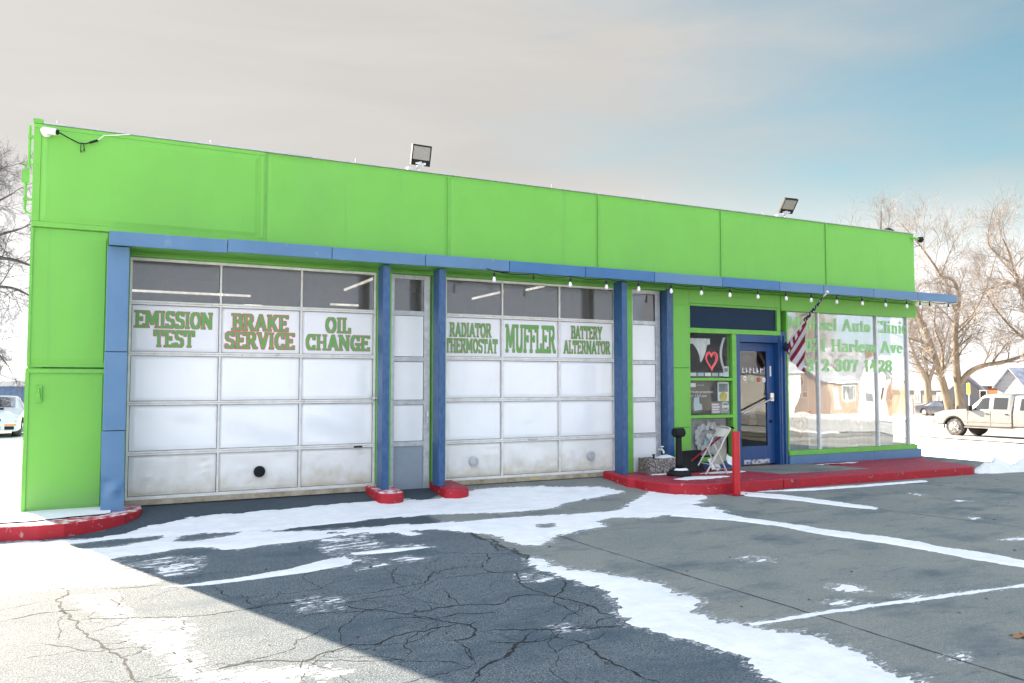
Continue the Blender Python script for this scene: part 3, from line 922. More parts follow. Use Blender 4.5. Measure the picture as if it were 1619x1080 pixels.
# blown snow lying on the lot: a real thin layer with ragged wind-cut edges
gx0, gx1, gy0, gy1, gs = -3.2, 13.6, -9.6, 0.06, .017
nx, ny = int((gx1 - gx0) / gs), int((gy1 - gy0) / gs)
XX, YY = np.meshgrid(gx0 + gs * np.arange(nx), gy0 + gs * np.arange(ny))
F = np.full(XX.shape, -9.0)
WK = np.zeros(XX.shape)
for s, p in SNOW:
    P = np.array(p)
    pad = .3
    i0, i1 = max(0, int((P[:, 0].min() - pad - gx0) / gs)), min(nx, int((P[:, 0].max() + pad - gx0) / gs) + 1)
    j0, j1 = max(0, int((P[:, 1].min() - pad - gy0) / gs)), min(ny, int((P[:, 1].max() + pad - gy0) / gs) + 1)
    if i1 <= i0 or j1 <= j0:
        continue
    X, Y = XX[j0:j1, i0:i1], YY[j0:j1, i0:i1]
    d2 = np.full(X.shape, 1e9)
    ins = np.zeros(X.shape, bool)
    for (ax, ay), (bx, by) in zip(P, np.roll(P, -1, 0)):
        ex, ey = bx - ax, by - ay
        L2 = ex * ex + ey * ey
        if L2 < 1e-10:
            continue
        t = np.clip(((X - ax) * ex + (Y - ay) * ey) / L2, 0, 1)
        d2 = np.minimum(d2, (X - ax - t * ex) ** 2 + (Y - ay - t * ey) ** 2)
        if abs(ey) > 1e-9:
            c = ((ay > Y) != (by > Y)) & (X < ex * (Y - ay) / ey + ax)
            ins ^= c
    sd = np.sqrt(d2) * np.where(ins, 1, -1)
    if s > 0:
        k = .09 if s <= 1 else .022
        v = np.minimum(np.clip(sd / k, -4, 2.2), 2.2 if s >= 1 else (1.7 * s - .62))
        v = np.where(sd < -.02, np.minimum(v, -.3 + sd / .09), v)
        if s < .5:
            WK[j0:j1, i0:i1] = np.maximum(WK[j0:j1, i0:i1], np.clip(1 + sd / .1, 0, 1))
        F[j0:j1, i0:i1] = np.maximum(F[j0:j1, i0:i1], v)
    else:
        v = np.clip(sd / .07, -4, 2.2)
        F[j0:j1, i0:i1] = np.minimum(F[j0:j1, i0:i1], -v)
# wind comes along the front of the shop: noise is stretched that way
ca, sa = math.cos(R(-12)), math.sin(R(-12))
U, V = XX * ca - YY * sa, XX * sa + YY * ca
NZ = .75 * fbm(U * 2.2, V * 7.0, 3, 5) + .55 * fbm(U * 9, V * 24, 11, 3)
NF = 1.5 * fbm(U * 5.5, V * 22, 41, 5)
F = F + NZ * 1.15 * (1 - .75 * WK) + NF * (.55 + .65 * WK)
F += .5 * np.clip(fbm(U * .9, V * 2.5, 21, 3) * 3 - 1.2, 0, 1) * -1
BASE = np.where(XX > 4.6, .0062, .0022)
Z = ramp_z(XX, YY) + BASE + .011 * np.clip(F, 0, 1.6) ** .9 * (1 - .75 * WK) + .006 * fbm(XX * 5, YY * 9, 31, 4) * np.clip(F, 0, 1)
# a boot print pressed in the wide drift
for (bx, by) in ((7.02, -8.02), (6.86, -8.12)):
    Z -= .014 * np.exp(-(((XX - bx) / .05) ** 2 + ((YY - by) / .09) ** 2) ** 2)
frost = (F > -1.0) & (F < .25)
fj, fi = np.where(frost[:-1, :-1])
fv = np.arange(F.size).reshape(F.shape)
fq = np.stack([fv[fj, fi], fv[fj, fi + 1], fv[fj + 1, fi + 1], fv[fj + 1, fi]], 1)
uq, inv = np.unique(fq.ravel(), return_inverse=True)
fz = ramp_z(XX, YY) + np.where(XX > 4.6, .0052, .0013)
mb = MB()
mb.v = np.stack([XX.ravel()[uq], YY.ravel()[uq], fz.ravel()[uq]], 1).tolist()
mb.f = inv.reshape(-1, 4).tolist()
mb.m = [0] * len(mb.f)
m_frost = mat('thin frost', (.72, .74, .77), .8)
fn_, fl_ = m_frost.node_tree.nodes, m_frost.node_tree.links
ftc, fmp, fno, fra, ftr, fmx = (fn_.new(k) for k in ('ShaderNodeTexCoord', 'ShaderNodeMapping', 'ShaderNodeTexNoise', 'ShaderNodeMapRange', 'ShaderNodeBsdfTransparent', 'ShaderNodeMixShader'))
fmp.inputs['Scale'].default_value = (.5, 1.5, 1)
fmp.inputs['Rotation'].default_value = (0, 0, R(12))
fl_.new(ftc.outputs['Object'], fmp.inputs[0])
fl_.new(fmp.outputs[0], fno.inputs[0])
fno.inputs['Scale'].default_value = 26
fno.inputs['Detail'].default_value = 8
fno.inputs['Roughness'].default_value = .7
fra.inputs[1].default_value, fra.inputs[2].default_value = .48, .62
fra.inputs[3].default_value, fra.inputs[4].default_value = 0, .9
fl_.new(fno.outputs[0], fra.inputs[0])
fl_.new(fra.outputs[0], fmx.inputs[0])
fl_.new(ftr.outputs[0], fmx.inputs[1])
fl_.new(fn_['Principled BSDF'].outputs[0], fmx.inputs[2])
fl_.new(fmx.outputs[0], fn_['Material Output'].inputs[0])
setp(mb.build('thin_frost', m_frost, smooth=True), kind='stuff')
for (ax, ay, bx, by) in ((4.9, -4.6, 9.0, -9.2), (5.9, -4.3, 10.2, -9.0), (-.5, -1.9, 6.5, -1.35), (-.5, -2.35, 6.5, -2.0)):
    lx, ly = bx - ax, by - ay
    ln = math.hypot(lx, ly)
    tt, ss = ((XX - ax) * lx + (YY - ay) * ly) / ln, ((XX - ax) * ly - (YY - ay) * lx) / ln
    ss = ss + .05 * np.sin(tt * .8)
    band = np.exp(-(ss / .085) ** 4) * ((tt > 0) & (tt < ln))
    tread = .5 + .5 * np.sin(tt * 70 + 9 * np.abs(ss) / .085)
    Z -= band * (.0045 + .0035 * tread) * np.clip(F, 0, 1)
    F -= band * (.10 + .22 * tread * np.clip(NF + .3, 0, 1))
pos = F > 0
code = pos[:-1, :-1] * 1 + pos[:-1, 1:] * 2 + pos[1:, 1:] * 4 + pos[1:, :-1] * 8
used = np.zeros(F.shape, bool)
full = code == 15
used[:-1, :-1] |= full
used[:-1, 1:] |= full
used[1:, 1:] |= full
used[1:, :-1] |= full
mixed = (code > 0) & (code < 15)
idx = np.full(F.shape, -1)
keep = used | pos
idx[keep] = np.arange(keep.sum())
verts = np.stack([XX[keep], YY[keep], Z[keep]], 1).tolist()
jj, ii = np.where(full)
faces = np.stack([idx[jj, ii], idx[jj, ii + 1], idx[jj + 1, ii + 1], idx[jj + 1, ii]], 1).tolist()
ecache = {}


def cross(j1, i1, j2, i2):
    k = (j1, i1, j2, i2) if (j1, i1) < (j2, i2) else (j2, i2, j1, i1)
    if k not in ecache:
        a, b = F[k[0], k[1]], F[k[2], k[3]]
        t = a / (a - b)
        x, y = XX[k[0], k[1]] * (1 - t) + XX[k[2], k[3]] * t, YY[k[0], k[1]] * (1 - t) + YY[k[2], k[3]] * t
        ecache[k] = len(verts)
        verts.append((float(x), float(y), float(ramp_z(x, y)) + (.006 if x > 4.6 else .002)))
    return ecache[k]


for j, i in zip(*np.where(mixed)):
    cs = [(j, i), (j, i + 1), (j + 1, i + 1), (j + 1, i)]
    poly = []
    for a in range(4):
        p, q = cs[a], cs[(a + 1) % 4]
        if pos[p]:
            poly.append(int(idx[p]))
        if pos[p] != pos[q]:
            poly.append(cross(*p, *q))
    if len(poly) >= 3:
        faces.append(poly)
mb = MB()
mb.v, mb.f, mb.m = verts, faces, [0] * len(faces)
setp(mb.build('blown_snow', M['snow'], smooth=True), kind='stuff')

# ploughed snow heaps past the end of the pavement
mb = MB()


def heap(cx, cy, rx, ry, h, seed):
    def fn(u, v):
        a, r_ = 2 * math.pi * u, v
        x, y = cx + rx * r_ * math.cos(a), cy + ry * r_ * math.sin(a)
        n = float(fbm(np.float64(x * 3.1), np.float64(y * 3.1), seed, 4))
        return (x + .08 * n, y + .08 * n, max(terrain(x, y) - .02, -.13 if x < 18 else -9) + h * (1 - r_ ** 2) * (1 + 1.3 * n) + .03 * n)
    mb.grid(fn, 40, 14)


for k, (x, y, rx, ry, h) in enumerate([(16.15, -1.72, .62, .26, .10), (16.75, -1.70, .75, .34, .16), (17.6, -1.75, .9, .4, .17), (19.6, -1.9, 2.0, .6, .26), (22.4, -2.2, 2.2, .6, .22), (-5.2, 3.0, 1.6, 1.0, .18)]):
    heap(x, y, rx, ry, h, 60 + k)
setp(mb.build('snow_bank', M['snow'], smooth=True), kind='stuff')

# dry grass tufts poking from the snow left of the shop
mb = MB()
rng = random.Random(5)
for k in range(520):
    x, y = rng.uniform(-2.6, -.35), rng.uniform(.5, 8)
    if float(fbm(np.float64(x * 1.2), np.float64(y * 1.2), 9, 3)) < .02:
        continue
    z = -.10
    for b in range(3):
        dx, dy, h = rng.gauss(0, .05), rng.gauss(0, .05), rng.uniform(.03, .09)
        mb.face([(x, y, z), (x + .012, y, z), (x + dx, y + dy, z + h)])
M['straw'] = mat('dry straw', (0.30, 0.24, 0.13), 0.9)
setp(mb.build('dry_grass', M['straw']), kind='stuff')
mb = MB()
mb.box(-3.3, -.15, .2, 9.3, -.16, -.10)
setp(mb.build('verge', M['ground_snow'], bevel=.03), kind='structure')


# ---------------------------------------------------------------- red pavements
def arcpts(cx, cy, r, a0, a1, n=10):
    return [(cx + r * math.cos(R(a0 + (a1 - a0) * i / n)), cy + r * math.sin(R(a0 + (a1 - a0) * i / n))) for i in range(n + 1)]


def kerbed(name, pts, ztop, face_m, top_m, label=None, **kw):
    mb = MB()
    mb.prism(pts, -.3, ztop, 0, 1)
    return mb.build(name, [face_m, top_m], bevel=.018, **kw)


left_k = [(-3.4, -.98), (-1.5, -1.04), (-.11, -1.10), (.25, -1.18), (.49, -1.16), (.86, -.97), (1.10, -.78), (1.24, -.56), (1.30, -.35), (1.30, -.1), (1.12, .1), (-3.4, .1)]
o = kerbed('pavement', left_k, lambda x, y: .045, M['red_kerb'], M['red_snowy'])
setp(o, kind='structure')
mb = MB()


def ksnow(u, v):
    x = -3.3 + u * 4.25
    y0, y1 = -.93 + .30 * max(0, (x - .2)) ** 1.3, .0
    e = .04 * float(fbm(np.float64(x * 6), np.float64(v * 3), 2, 3))
    y = y0 + .05 + (y1 - y0 - .05) * v + e * (1 - v)
    return (x, y, .049 + .022 * math.sin(math.pi * min(1, .15 + v)) + .006 * float(fbm(np.float64(x * 8), np.float64(y * 8), 4, 2)))


mb.grid(ksnow, 60, 10)
setp(mb.build('pavement_snow', M['snow'], smooth=True), kind='stuff')


def side_top(x, y):
    return .055 - .004 * (x - 9)


right_k = [(8.42, .0), (8.40, -.6), (8.46, -1.0), (8.62, -1.42), (8.85, -1.64), (9.2, -1.76), (9.6, -1.79), (10.64, -1.75), (10.66, -1.75), (10.66, .1), (9.9, .1), (8.6, .1)]
o = kerbed('pavement', right_k, side_top, M['red_kerb'], M['red_top'])
setp(o, kind='structure')
right_k2 = [(10.675, -1.75), (12.5, -1.78), (15.35, -1.85), (15.55, -1.76), (15.68, -1.55), (15.98, -.4), (16.6, .05), (16.6, .1), (10.675, .1)]
mb = MB()
mb.prism(right_k2, -.3, lambda x, y: side_top(x, y) - .006, 0, 1)
setp(mb.build('pavement', [M['red_kerb'], M['red_top']], bevel=.018), kind='structure')
mb = MB()
mb.prism([(11.0, -.62), (11.2, -1.2), (13.3, -1.25), (13.0, -.35), (12.6, -.04), (11.0, -.04)], lambda x, y: side_top(x, y) - .02, lambda x, y: side_top(x, y) + .002)
setp(mb.build('bare_concrete', M['concrete']), kind='structure')
# frost drifted on the red pavement
mb = MB()
for k, (x0, x1, y0, y1) in enumerate([(8.95, 10.1, -1.28, -.92), (9.9, 10.9, -.75, -.5), (12.9, 14.2, -.42, -.33), (9.0, 9.5, -.5, -.35)]):
    def fr(u, v):
        x = x0 + (x1 - x0) * u
        e = .10 * float(fbm(np.float64(x * 5), np.float64(v * 2 + k), 8, 3))
        w = math.sin(math.pi * min(1, max(0, u))) ** .5
        y = (y0 + y1) / 2 + ((v - .5) * (y1 - y0)) * w + e
        return (x, y, side_top(x, y) + .004 + .012 * math.sin(math.pi * v) * w)
    mb.grid(fr, 30, 6)
setp(mb.build('pavement_snow', M['snow'], smooth=True), kind='stuff')


def stub(x0, x1, y0, label, snowy):
    t = thing('kerb_stub', label, 'kerb', ((x0 + x1) / 2, (y0 - .05) / 2, -.12), 0, 'red kerb stubs at the pillar feet')
    cx, r = 0, (x1 - x0) / 2
    yf, yb = y0 - t.location.y, -.02 - t.location.y
    pts = [(cx - r, yb)] + [(cx + r * math.cos(R(a)), yf + r * .7 + r * .7 * math.sin(R(a))) for a in range(180, 361, 15)] + [(cx + r, yb)]
    mb = MB()
    mb.prism(pts, -.1, lambda x, y: .245 + .05 * (y - yb), 0, 1)
    mb.build('kerb_block', [M['red_kerb'], M['red_snowy'] if snowy else M['red_top']], t, bevel=.03)
    return t


stub(4.24, 4.60, -.78, 'rounded red kerb stub under blue pillar left of narrow grey door, frosted white on top', True)
stub(5.22, 5.60, -.76, 'rounded red kerb stub under blue pillar between narrow grey door and radiator thermostat sign', False)
stub(8.32, 8.64, -.82, 'higher red kerb stub under blue pillar at left end of red pavement', False)

mb = MB()
rng = random.Random(17)
for k in range(420):
    x, y = rng.uniform(-2, 15), rng.uniform(-9.5, -.5)
    if y > -2 and x > 8.3:
        continue
    z, r_ = float(ramp_z(x, y)) + (.004 if x > 4.62 else 0), rng.choice((.006, .008, .01, .016, .022))
    a = rng.uniform(0, 3.14)
    c, s = math.cos(a) * r_, math.sin(a) * r_ * .6
    mb.face([(x + c, y - s, z + .001), (x + s, y + c, z + .002), (x - c, y + s, z + r_ * .5), (x - s, y - c, z + r_ * .35)])
M['grit'] = mat('dark grit', (.03, .032, .034), .9, var=(.12, .10, .08), scale=3)
setp(mb.build('grit', M['grit']), kind='stuff')
# ---------------------------------------------------------------- the shop
shop = thing('auto_shop', 'long low bright green auto repair shop with blue trim and two garage doors', 'building', (0, 0, 0))


def part(name, mats, fn, parent=None, **kw):
    mb = MB()
    fn(mb)
    return mb.build(name, mats, parent or shop, **kw)


# shell
part('side_wall', M['green'], lambda b: b.box(-.0, .16, .04, 9, -.15, 4.78))
part('side_wall', M['green'], lambda b: (b.box(16.12, 16.34, 3.0, 9, -.15, 4.78), b.box(16.12, 16.34, .06, 3.0, 3.0, 4.78), b.box(16.12, 16.34, .06, 3.0, -.15, .3)))
part('back_wall', M['green'], lambda b: b.box(.17, 16.11, 8.85, 9, -.15, 4.78))
part('partition_wall', M['int_white'], lambda b: b.box(9.74, 9.84, .2, 8.84, -.1, 4.0))
part('roof', M['roof'], lambda b: b.box(.17, 16.11, .10, 8.84, 4.3, 4.5))
part('ceiling', M['interior'], lambda b: b.box(.17, 9.73, .16, 8.84, 4.02, 4.28))
part('ceiling', M['int_white'], lambda b: b.box(9.85, 16.11, .16, 8.84, 3.10, 3.2))
part('floor_slab', M['int_floor'], lambda b: b.box(.17, 9.73, .20, 8.84, -.2, .0))
part('floor_slab', M['concrete'], lambda b: b.box(9.85, 16.11, .20, 8.84, -.2, .07))
part('inner_wall', M['interior'], lambda b: (b.box(.17, .22, .2, 8.84, 0, 4.0), b.box(.23, 9.72, 8.78, 8.84, 0, 4.0), b.box(9.68, 9.735, .2, 8.77, 0, 4.0)))
part('header_wall', M['green'], lambda b: b.box(.0, 16.34, .0, .10, 3.255, 4.79))

# upper fascia of six sheet panels, the first one a framed box that stands proud
JX = [0, 2.77, 5.52, 8.26, 10.96, 13.68, 16.36]


def panel_sheet(x0, x1, z0, z1, y, sag, seed):
    def fn(b):
        b.box(x0, x1, y + .012, -.001, z0, z1)
        b.grid(lambda u, v: (x0 + (x1 - x0) * u, y + (.017 if u in (0, 1) or v in (0, 1) else 0) + sag * float(fbm(np.float64(u * 3 + seed), np.float64(v * 2), seed, 2)) * 16 * u * (1 - u) * v * (1 - v), z0 + (z1 - z0) * v), 40, 16)
    return fn


for i in range(6):
    x0, x1 = JX[i] + .012, JX[i + 1] - .012
    if i == 0:
        def fr(b):
            b.box(.0, 2.76, -.05, -.001, 3.52, 3.585)
            b.box(.0, 2.76, -.05, -.001, 4.745, 4.80)
            b.box(.0, .085, -.05, -.001, 3.586, 4.744)
            b.box(2.70, 2.76, -.05, -.001, 3.586, 4.744)
        part('fascia_frame', M['green'], fr, bevel=.006)
        part('fascia_panel', M['green'], panel_sheet(.0865, 2.6985, 3.5865, 4.7435, -.058, .003, 1), smooth=False)
    else:
        part('fascia_panel', M['green'], panel_sheet(x0, x1, 3.30, 4.80, -.036, .004, i), smooth=False)
        part('cover_strip', M['green_trim'], lambda b: (b.box(x0 - .028, x0 + .004, -.040, -.037, 3.30, 4.80), [b.lathe([(.007, 0), (.006, .004), (0, .005)], (x0 - .012, -.040, 3.42 + .21 * k), 8, 0, 'Y') for k in range(7)]))
part('parapet_cap', M['cap'], lambda b: (b.box(.10, 3.4, -.06, .14, 4.803, 4.83), b.box(3.402, 16.37, -.05, .14, 4.803, 4.818)), bevel=.004)
part('parapet_cap', M['green_trim'], lambda b: b.box(-.01, .098, -.055, .14, 4.803, 4.86), bevel=.004)
for x in (.25, 2.05, 4.05, 7.35, 9.2, 12.0):
    part('wire_clip', M['cap'], lambda b: b.tube([(x, -.03, 4.80), (x, -.03, 4.875)], .008, 6))

# left wall: two sheets, the lower one a service hatch with a hasp
part('wall_panel', M['green'], panel_sheet(.005, .845, 1.79, 3.505, -.03, .003, 7))
part('service_hatch', M['green'], panel_sheet(-.012, .845, -.02, 1.775, -.038, .003, 8))
part('wall_trim', M['green_trim'], lambda b: (b.box(-.012, .03, -.05, -.039, .0, 1.77), b.box(.0, .03, -.042, -.031, 1.80, 3.50), b.box(.03, .84, -.05, -.039, 1.72, 1.765)))
hasp = part('hatch_hasp', M['green_trim'], lambda b: (b.box(.10, .175, -.06, -.039, 1.36, 1.56), b.box(.12, .158, -.085, -.061, 1.40, 1.47), b.tube([(.14, -.075, 1.47), (.14, -.075, 1.53)], .012, 8)), bevel=.006)


def conduit(b):
    b.tube([(-.045, .02, 4.78), (-.045, .02, 4.25)], .016)
    b.tube([(-.075, .02, 4.06), (-.075, .02, 3.78), (-.08, .02, 3.74), (-.06, .02, 3.70), (-.0, .02, 3.68)], .016)
    b.tube([(-.105, .02, 4.30), (.0, .02, 4.30)], .012)
    b.box(-.115, -.035, .0, .07, 4.06, 4.23)
    b.box(-.06, .0, .0, .04, 4.62, 4.66)
    b.box(-.10, .0, .0, .04, 3.84, 3.87)


part('conduit', M['green_trim'], conduit)

# canopy: blue sheet-metal edge in lengths, green soffit
CX = [.86, 2.22, 3.57, 4.92, 6.27, 7.63, 8.98, 10.44, 11.8, 12.92, 14.3, 15.6, 16.86]
for i in range(12):
    m_ = M['blue_deep'] if i in (4, 5, 7) else M['blue']
    zz = -.01 if i == 0 else (.004 if i % 2 else 0)
    part('canopy_edge', m_, lambda b: b.box(CX[i] + .004, CX[i + 1] - .004, -.63, -.60, 3.275 + zz, 3.445 + zz), bevel=.006)
part('canopy_edge', M['blue'], lambda b: b.box(.862, .88, -.60, -.055, 3.28, 3.44))
part('canopy_edge', M['blue'], lambda b: b.box(16.84, 16.86, -.60, .6, 3.28, 3.44))
part('canopy_deck', M['blue'], lambda b: b.box(.88, 16.84, -.598, -.05, 3.40, 3.43))
part('canopy_deck', M['blue'], lambda b: b.box(16.37, 16.84, -.048, .6, 3.40, 3.43))
part('soffit', M['green_trim'], lambda b: b.box(.882, 16.30, -.597, -.04, 3.285, 3.315))
part('soffit', M['green_trim'], lambda b: b.box(1.1, 9.8, -.038, .118, 3.235, 3.252))
part('soffit', M['cream'], lambda b: b.box(16.31, 16.838, -.597, .6, 3.285, 3.315))

# bays: header and jambs behind the pillars
for x0, x1 in ((1.075, 1.105), (4.425, 4.64), (5.30, 5.515), (8.69, 9.0)):
    part('jamb', M['green_trim'], lambda b: b.box(x0, x1, .05, .30, -.1, 3.25))

# pillars
part('pillar', M['blue'], lambda b: (b.box(.846, 1.09, -.50, -.02, 1.98, 3.27), b.box(.842, 1.094, -.503, -.02, 1.02, 1.972)), bevel=.006)


def bent(b):        # the knocked, dented foot of the corner pillar
    def fn(u, v):
        z = .045 + .967 * v
        d = .03 * math.exp(-((v - .28) / .07) ** 2) * math.sin(6 * u + 1) + .02 * math.exp(-((v - .36) / .05) ** 2) * (1 - u)
        return (.83 + .255 * u + .012 * (1 - v), -.51 + d + .01 * math.sin(3 * v), z)
    b.grid(fn, 14, 30)
    b.box(.845, 1.085, -.47, -.02, .045, 1.012)


part('pillar_foot', M['blue'], bent, smooth=False)
for x0 in (4.335, 5.185, 8.41):
    part('pillar', M['blue_post'], lambda b: b.box(x0, x0 + .105, -.50, -.25, .10, 3.27), bevel=.006)
part('pillar', M['blue_post'], lambda b: b.box(9.67, 9.81, -.06, .25, -.05, 3.26), bevel=.006)

# garage doors
ROWS = [.0, .68, 1.33, 1.98, 2.65, 3.245]


def garage_door(xs, lines, ports, seed):
    d = MB()
    x0, x1 = xs[0], xs[-1]
    for k, z in enumerate(ROWS):
        if k == 0:
            d.box(x0, x1, .10, .17, .085, .125)
        elif k == 5:
            d.box(x0, x1, .10, .17, z - .045, z)
        else:
            d.box(x0, x1, .10, .17, z - .026, z - .0015)
            d.box(x0, x1, .10, .17, z + .0015, z + .026)
    for k in range(5):
        za, zb = (ROWS[k] + .027 if k else .126), ROWS[k + 1] - .027 if k < 4 else ROWS[5] - .046
        for i, x in enumerate(xs):
            wd = .013 if 0 < i < 3 else .03
            xa, xb = max(x0, x - wd), min(x1, x + wd)
            d.box(xa, xb, .1035, .168, za, zb)
    door = d.build('garage_door', M['rail'], shop, bevel=.003)
    part('bottom_seal', M['sill_wood'], lambda b: b.box(x0, x1, .094, .16, .012, .083), door, bevel=.006)
    part('door_backing', M['gap'], lambda b: b.box(x0 + .01, x1 - .01, .158, .166, .13, 2.62), door)
    rng = random.Random(seed)
    for k in range(4):
        for i in range(3):
            xa, xb = xs[i] + (.038 if i == 0 else .019), xs[i + 1] - (.038 if i == 2 else .019)
            za, zb = (ROWS[k] + .032 if k else .131), ROWS[k + 1] - .032
            dents = [(rng.random(), rng.random(), rng.uniform(.12, .40), rng.uniform(-.008, .008)) for q in range(5)]
            if k == 0:
                dents += [(rng.random(), rng.random(), rng.uniform(.03, .09), rng.uniform(-.012, .016)) for q in range(7)]
            if seed == 1 and k == 0 and i == 0:
                dents += [(.85, .78, .05, .03), (.93, .86, .03, .02), (.88, .60, .035, .03), (.80, .56, .03, .02), (.42, .97, .06, .03), (.68, .12, .03, .02)]
            buck = .035 if (seed == 1 and k == 1 and i == 2) else (.016 if (seed == 1 and k == 1 and i == 1) else (.012 if seed == 2 and k == 0 and i == 1 else 0))

            def fn(u, v):
                y = .128
                for a, b_, r_, h in dents:
                    y += h * math.exp(-(((u - a) * 1.5) ** 2 + (v - b_) ** 2) / r_ ** 2)
                y += buck * math.sin(math.pi * u) * math.sin(math.pi * v) * math.cos(4.5 * (u - .1) + 3.5 * (v - .2))
                if u in (0, 1) or v in (0, 1):
                    y = .145
                return (xa + (xb - xa) * u, y, za + (zb - za) * v)
            b = MB()
            b.grid(fn, 28, 18)
            p = b.build('door_panel', M['panel_low'] if k == 0 else (M['sign_white'] if k == 3 else M['white_panel']), door, smooth=True)
            if k == 0 and seed == 1 and i == 0:
                p['label'] = 'bottom panel with knocked dents near its right edge'
            if k == 1 and seed == 1 and i == 2:
                p['label'] = 'buckled white panel'
    for i in range(3):
        part('window_pane', G_BAY, lambda b: b.box(xs[i] + .02, xs[i + 1] - .02, .130, .136, 2.68, 3.21), door)
    for L_ in lines:
        lettering('door_lettering', door, L_[0], .121, [M['let_green'], M['let_red']], **L_[1])
    for px, pz, light in ports:
        b = MB()
        b.lathe([(.052, .0), (.075, .0), (.078, .012), (.075, .03), (.05, .034), (.048, .02)], (px, .120, pz), 28, 0, 'Y')
        pt = b.build('vent_port', M['galv'] if light else M['black'], door, smooth=False)
        part('vent_cap', M['snow'] if light else M['gap'], lambda b: b.lathe([(.047, 0), (.03, .008), (.0, .01)], (px, .112, pz), 24, 0, 'Y'), door)
    return door


D1 = [1.11, 2.235, 3.325, 4.42]
D2 = [5.52, 6.515, 7.575, 8.685]
o1 = dict(outline=2, nw=.185, nh=.135)
ob = dict(outline=4, nw=.16, nh=.11)
o2 = dict(outline=1, nw=.185, nh=.12)
g1 = garage_door(D1, [
    ([('EMISSION', 1.66, 2.32, .96, .225), ('TEST', 1.66, 2.07, .50, .225)], o1),
    ([('BRAKE', 2.765, 2.32, .76, .225), ('SERVICE', 2.765, 2.07, .94, .225)], ob),
    ([('OIL', 3.855, 2.32, .37, .225), ('CHANGE', 3.86, 2.065, .94, .228)], o1)],
    [(2.78, .375, False)], 1)
g2 = garage_door(D2, [
    ([('RADIATOR', 5.965, 2.315, .72, .225), ('THERMOSTAT', 5.985, 2.065, .90, .228)], o2),
    ([('MUFFLER', 7.04, 2.085, .93, .455)], dict(outline=1, nw=.17, nh=.15)),
    ([('BATTERY', 8.115, 2.335, .62, .22), ('ALTERNATOR', 8.125, 2.085, .93, .225)], o2)],
    [(6.02, .375, True), (8.18, .375, True)], 2)
for dr, x in ((g1, 4.40), (g2, 8.66)):
    part('latch', M['steel'], lambda b: (b.box(x - .05, x + .05, .06, .099, 1.36, 1.385), b.tube([(x + .02, .05, 1.372), (x + .05, .0, 1.372)], .014, 8)), dr)
part('door_handle', M['black'], lambda b: b.box(4.10, 4.22, .07, .099, .655, .678), g1, bevel=.004)
part('door_handle', M['steel'], lambda b: b.box(6.98, 7.14, .07, .099, .675, .695), g2, bevel=.004)
part('door_handle', mat('brass plate', (.55, .42, .16), .5), lambda b: b.box(7.0, 7.16, .08, .093, .028, .058), g2)
part('marker_clip', M['white_pl'], lambda b: b.tube([(4.1, .09, 3.235), (4.1, .06, 3.225)], .012, 6), g1)


# narrow glazed bays beside the pillars
def narrow(x0, x1, zb, m_pane, low_m, seed):
    d = MB()
    zs = [.68, 1.30, 1.955, 2.655]
    d.box(x0, x0 + .055, .12, .19, zb, 3.235)
    d.box(x1 - .10, x1, .12, .19, zb, 3.235)
    d.box(x0 + .055, x1 - .10, .122, .188, 3.17, 3.235)
    for z in zs:
        d.box(x0 + .055, x1 - .10, .122, .188, z - .035, z + .035)
    door = d.build('narrow_door', M['galv'], shop, bevel=.003)
    part('door_panel', low_m, lambda b: b.box(x0 + .056, x1 - .101, .14, .16, zb, .644), door)
    for a, b_ in zip(zs[:3], zs[1:]):
        part('door_panel', M['white_panel'], lambda b: b.box(x0 + .062, x1 - .107, .138, .158, a + .042, b_ - .042), door)
    part('window_pane', m_pane, lambda b: b.box(x0 + .057, x1 - .102, .14, .147, 2.691, 3.169), door)
    return door


n1 = narrow(4.655, 5.285, -.01, G_BAY, M['grey_panel'], 1)
part('door_handle', M['steel'], lambda b: b.box(5.22, 5.26, .09, .119, 1.08, 1.16), n1, bevel=.004)
part('door_lock', M['steel'], lambda b: b.box(5.225, 5.255, .09, .119, .98, 1.03), n1, bevel=.004)
narrow(9.01, 9.655, -.01, G_DARK, M['white_panel'], 2)

for x0, x1, y, z in ((1.2, 3.3, 4.6, 3.27), (5.0, 5.6, 5.2, 3.24), (3.4, 3.75, 6.0, 3.22), (4.0, 4.5, 6.4, 3.22)):
    part('light_tube', M['tube'], lambda b: b.tube([(x0, y, z), (x1, y, z)], .022, 8))
for x, y0, y1, z in ((4.72, .95, 3.0, 3.30), (7.9, 2.9, 4.4, 3.42), (8.9, 3.0, 3.8, 3.6)):
    part('light_tube', M['tube'], lambda b: b.tube([(x, y0, z), (x, y1, z)], .024, 8))

# ---- shop front
part('corner_post', M['green'], lambda b: (b.box(9.83, 10.17, -.03, .20, .05, .80), b.box(9.832, 10.17, -.028, .20, .806, 1.86), b.box(9.83, 10.17, -.03, .20, 1.866, 3.0)), bevel=.006)
part('lintel', M['green'], lambda b: (b.box(9.83, 10.17, -.03, .2, 3.0, 3.27), b.box(10.171, 12.42, -.03, .2, 3.035, 3.27), b.box(12.421, 16.34, -.05, .2, 2.985, 3.27)), bevel=.006)
part('wall_base', M['blue_door'], lambda b: b.box(10.172, 11.28, -.015, .15, .0, .17), bevel=.004)
ent = part('entrance_window', M['green_trim'], lambda b: (
    b.box(10.172, 10.215, -.02, .12, .171, 2.50), b.box(11.20, 11.30, -.02, .12, .171, 2.50), b.box(10.216, 11.199, -.02, .12, .171, .245),
    b.box(10.216, 11.199, -.018, .12, .955, 1.015), b.box(10.216, 11.199, -.018, .12, 1.635, 1.685), b.box(10.172, 12.42, -.022, .12, 2.501, 2.59)), bevel=.006)
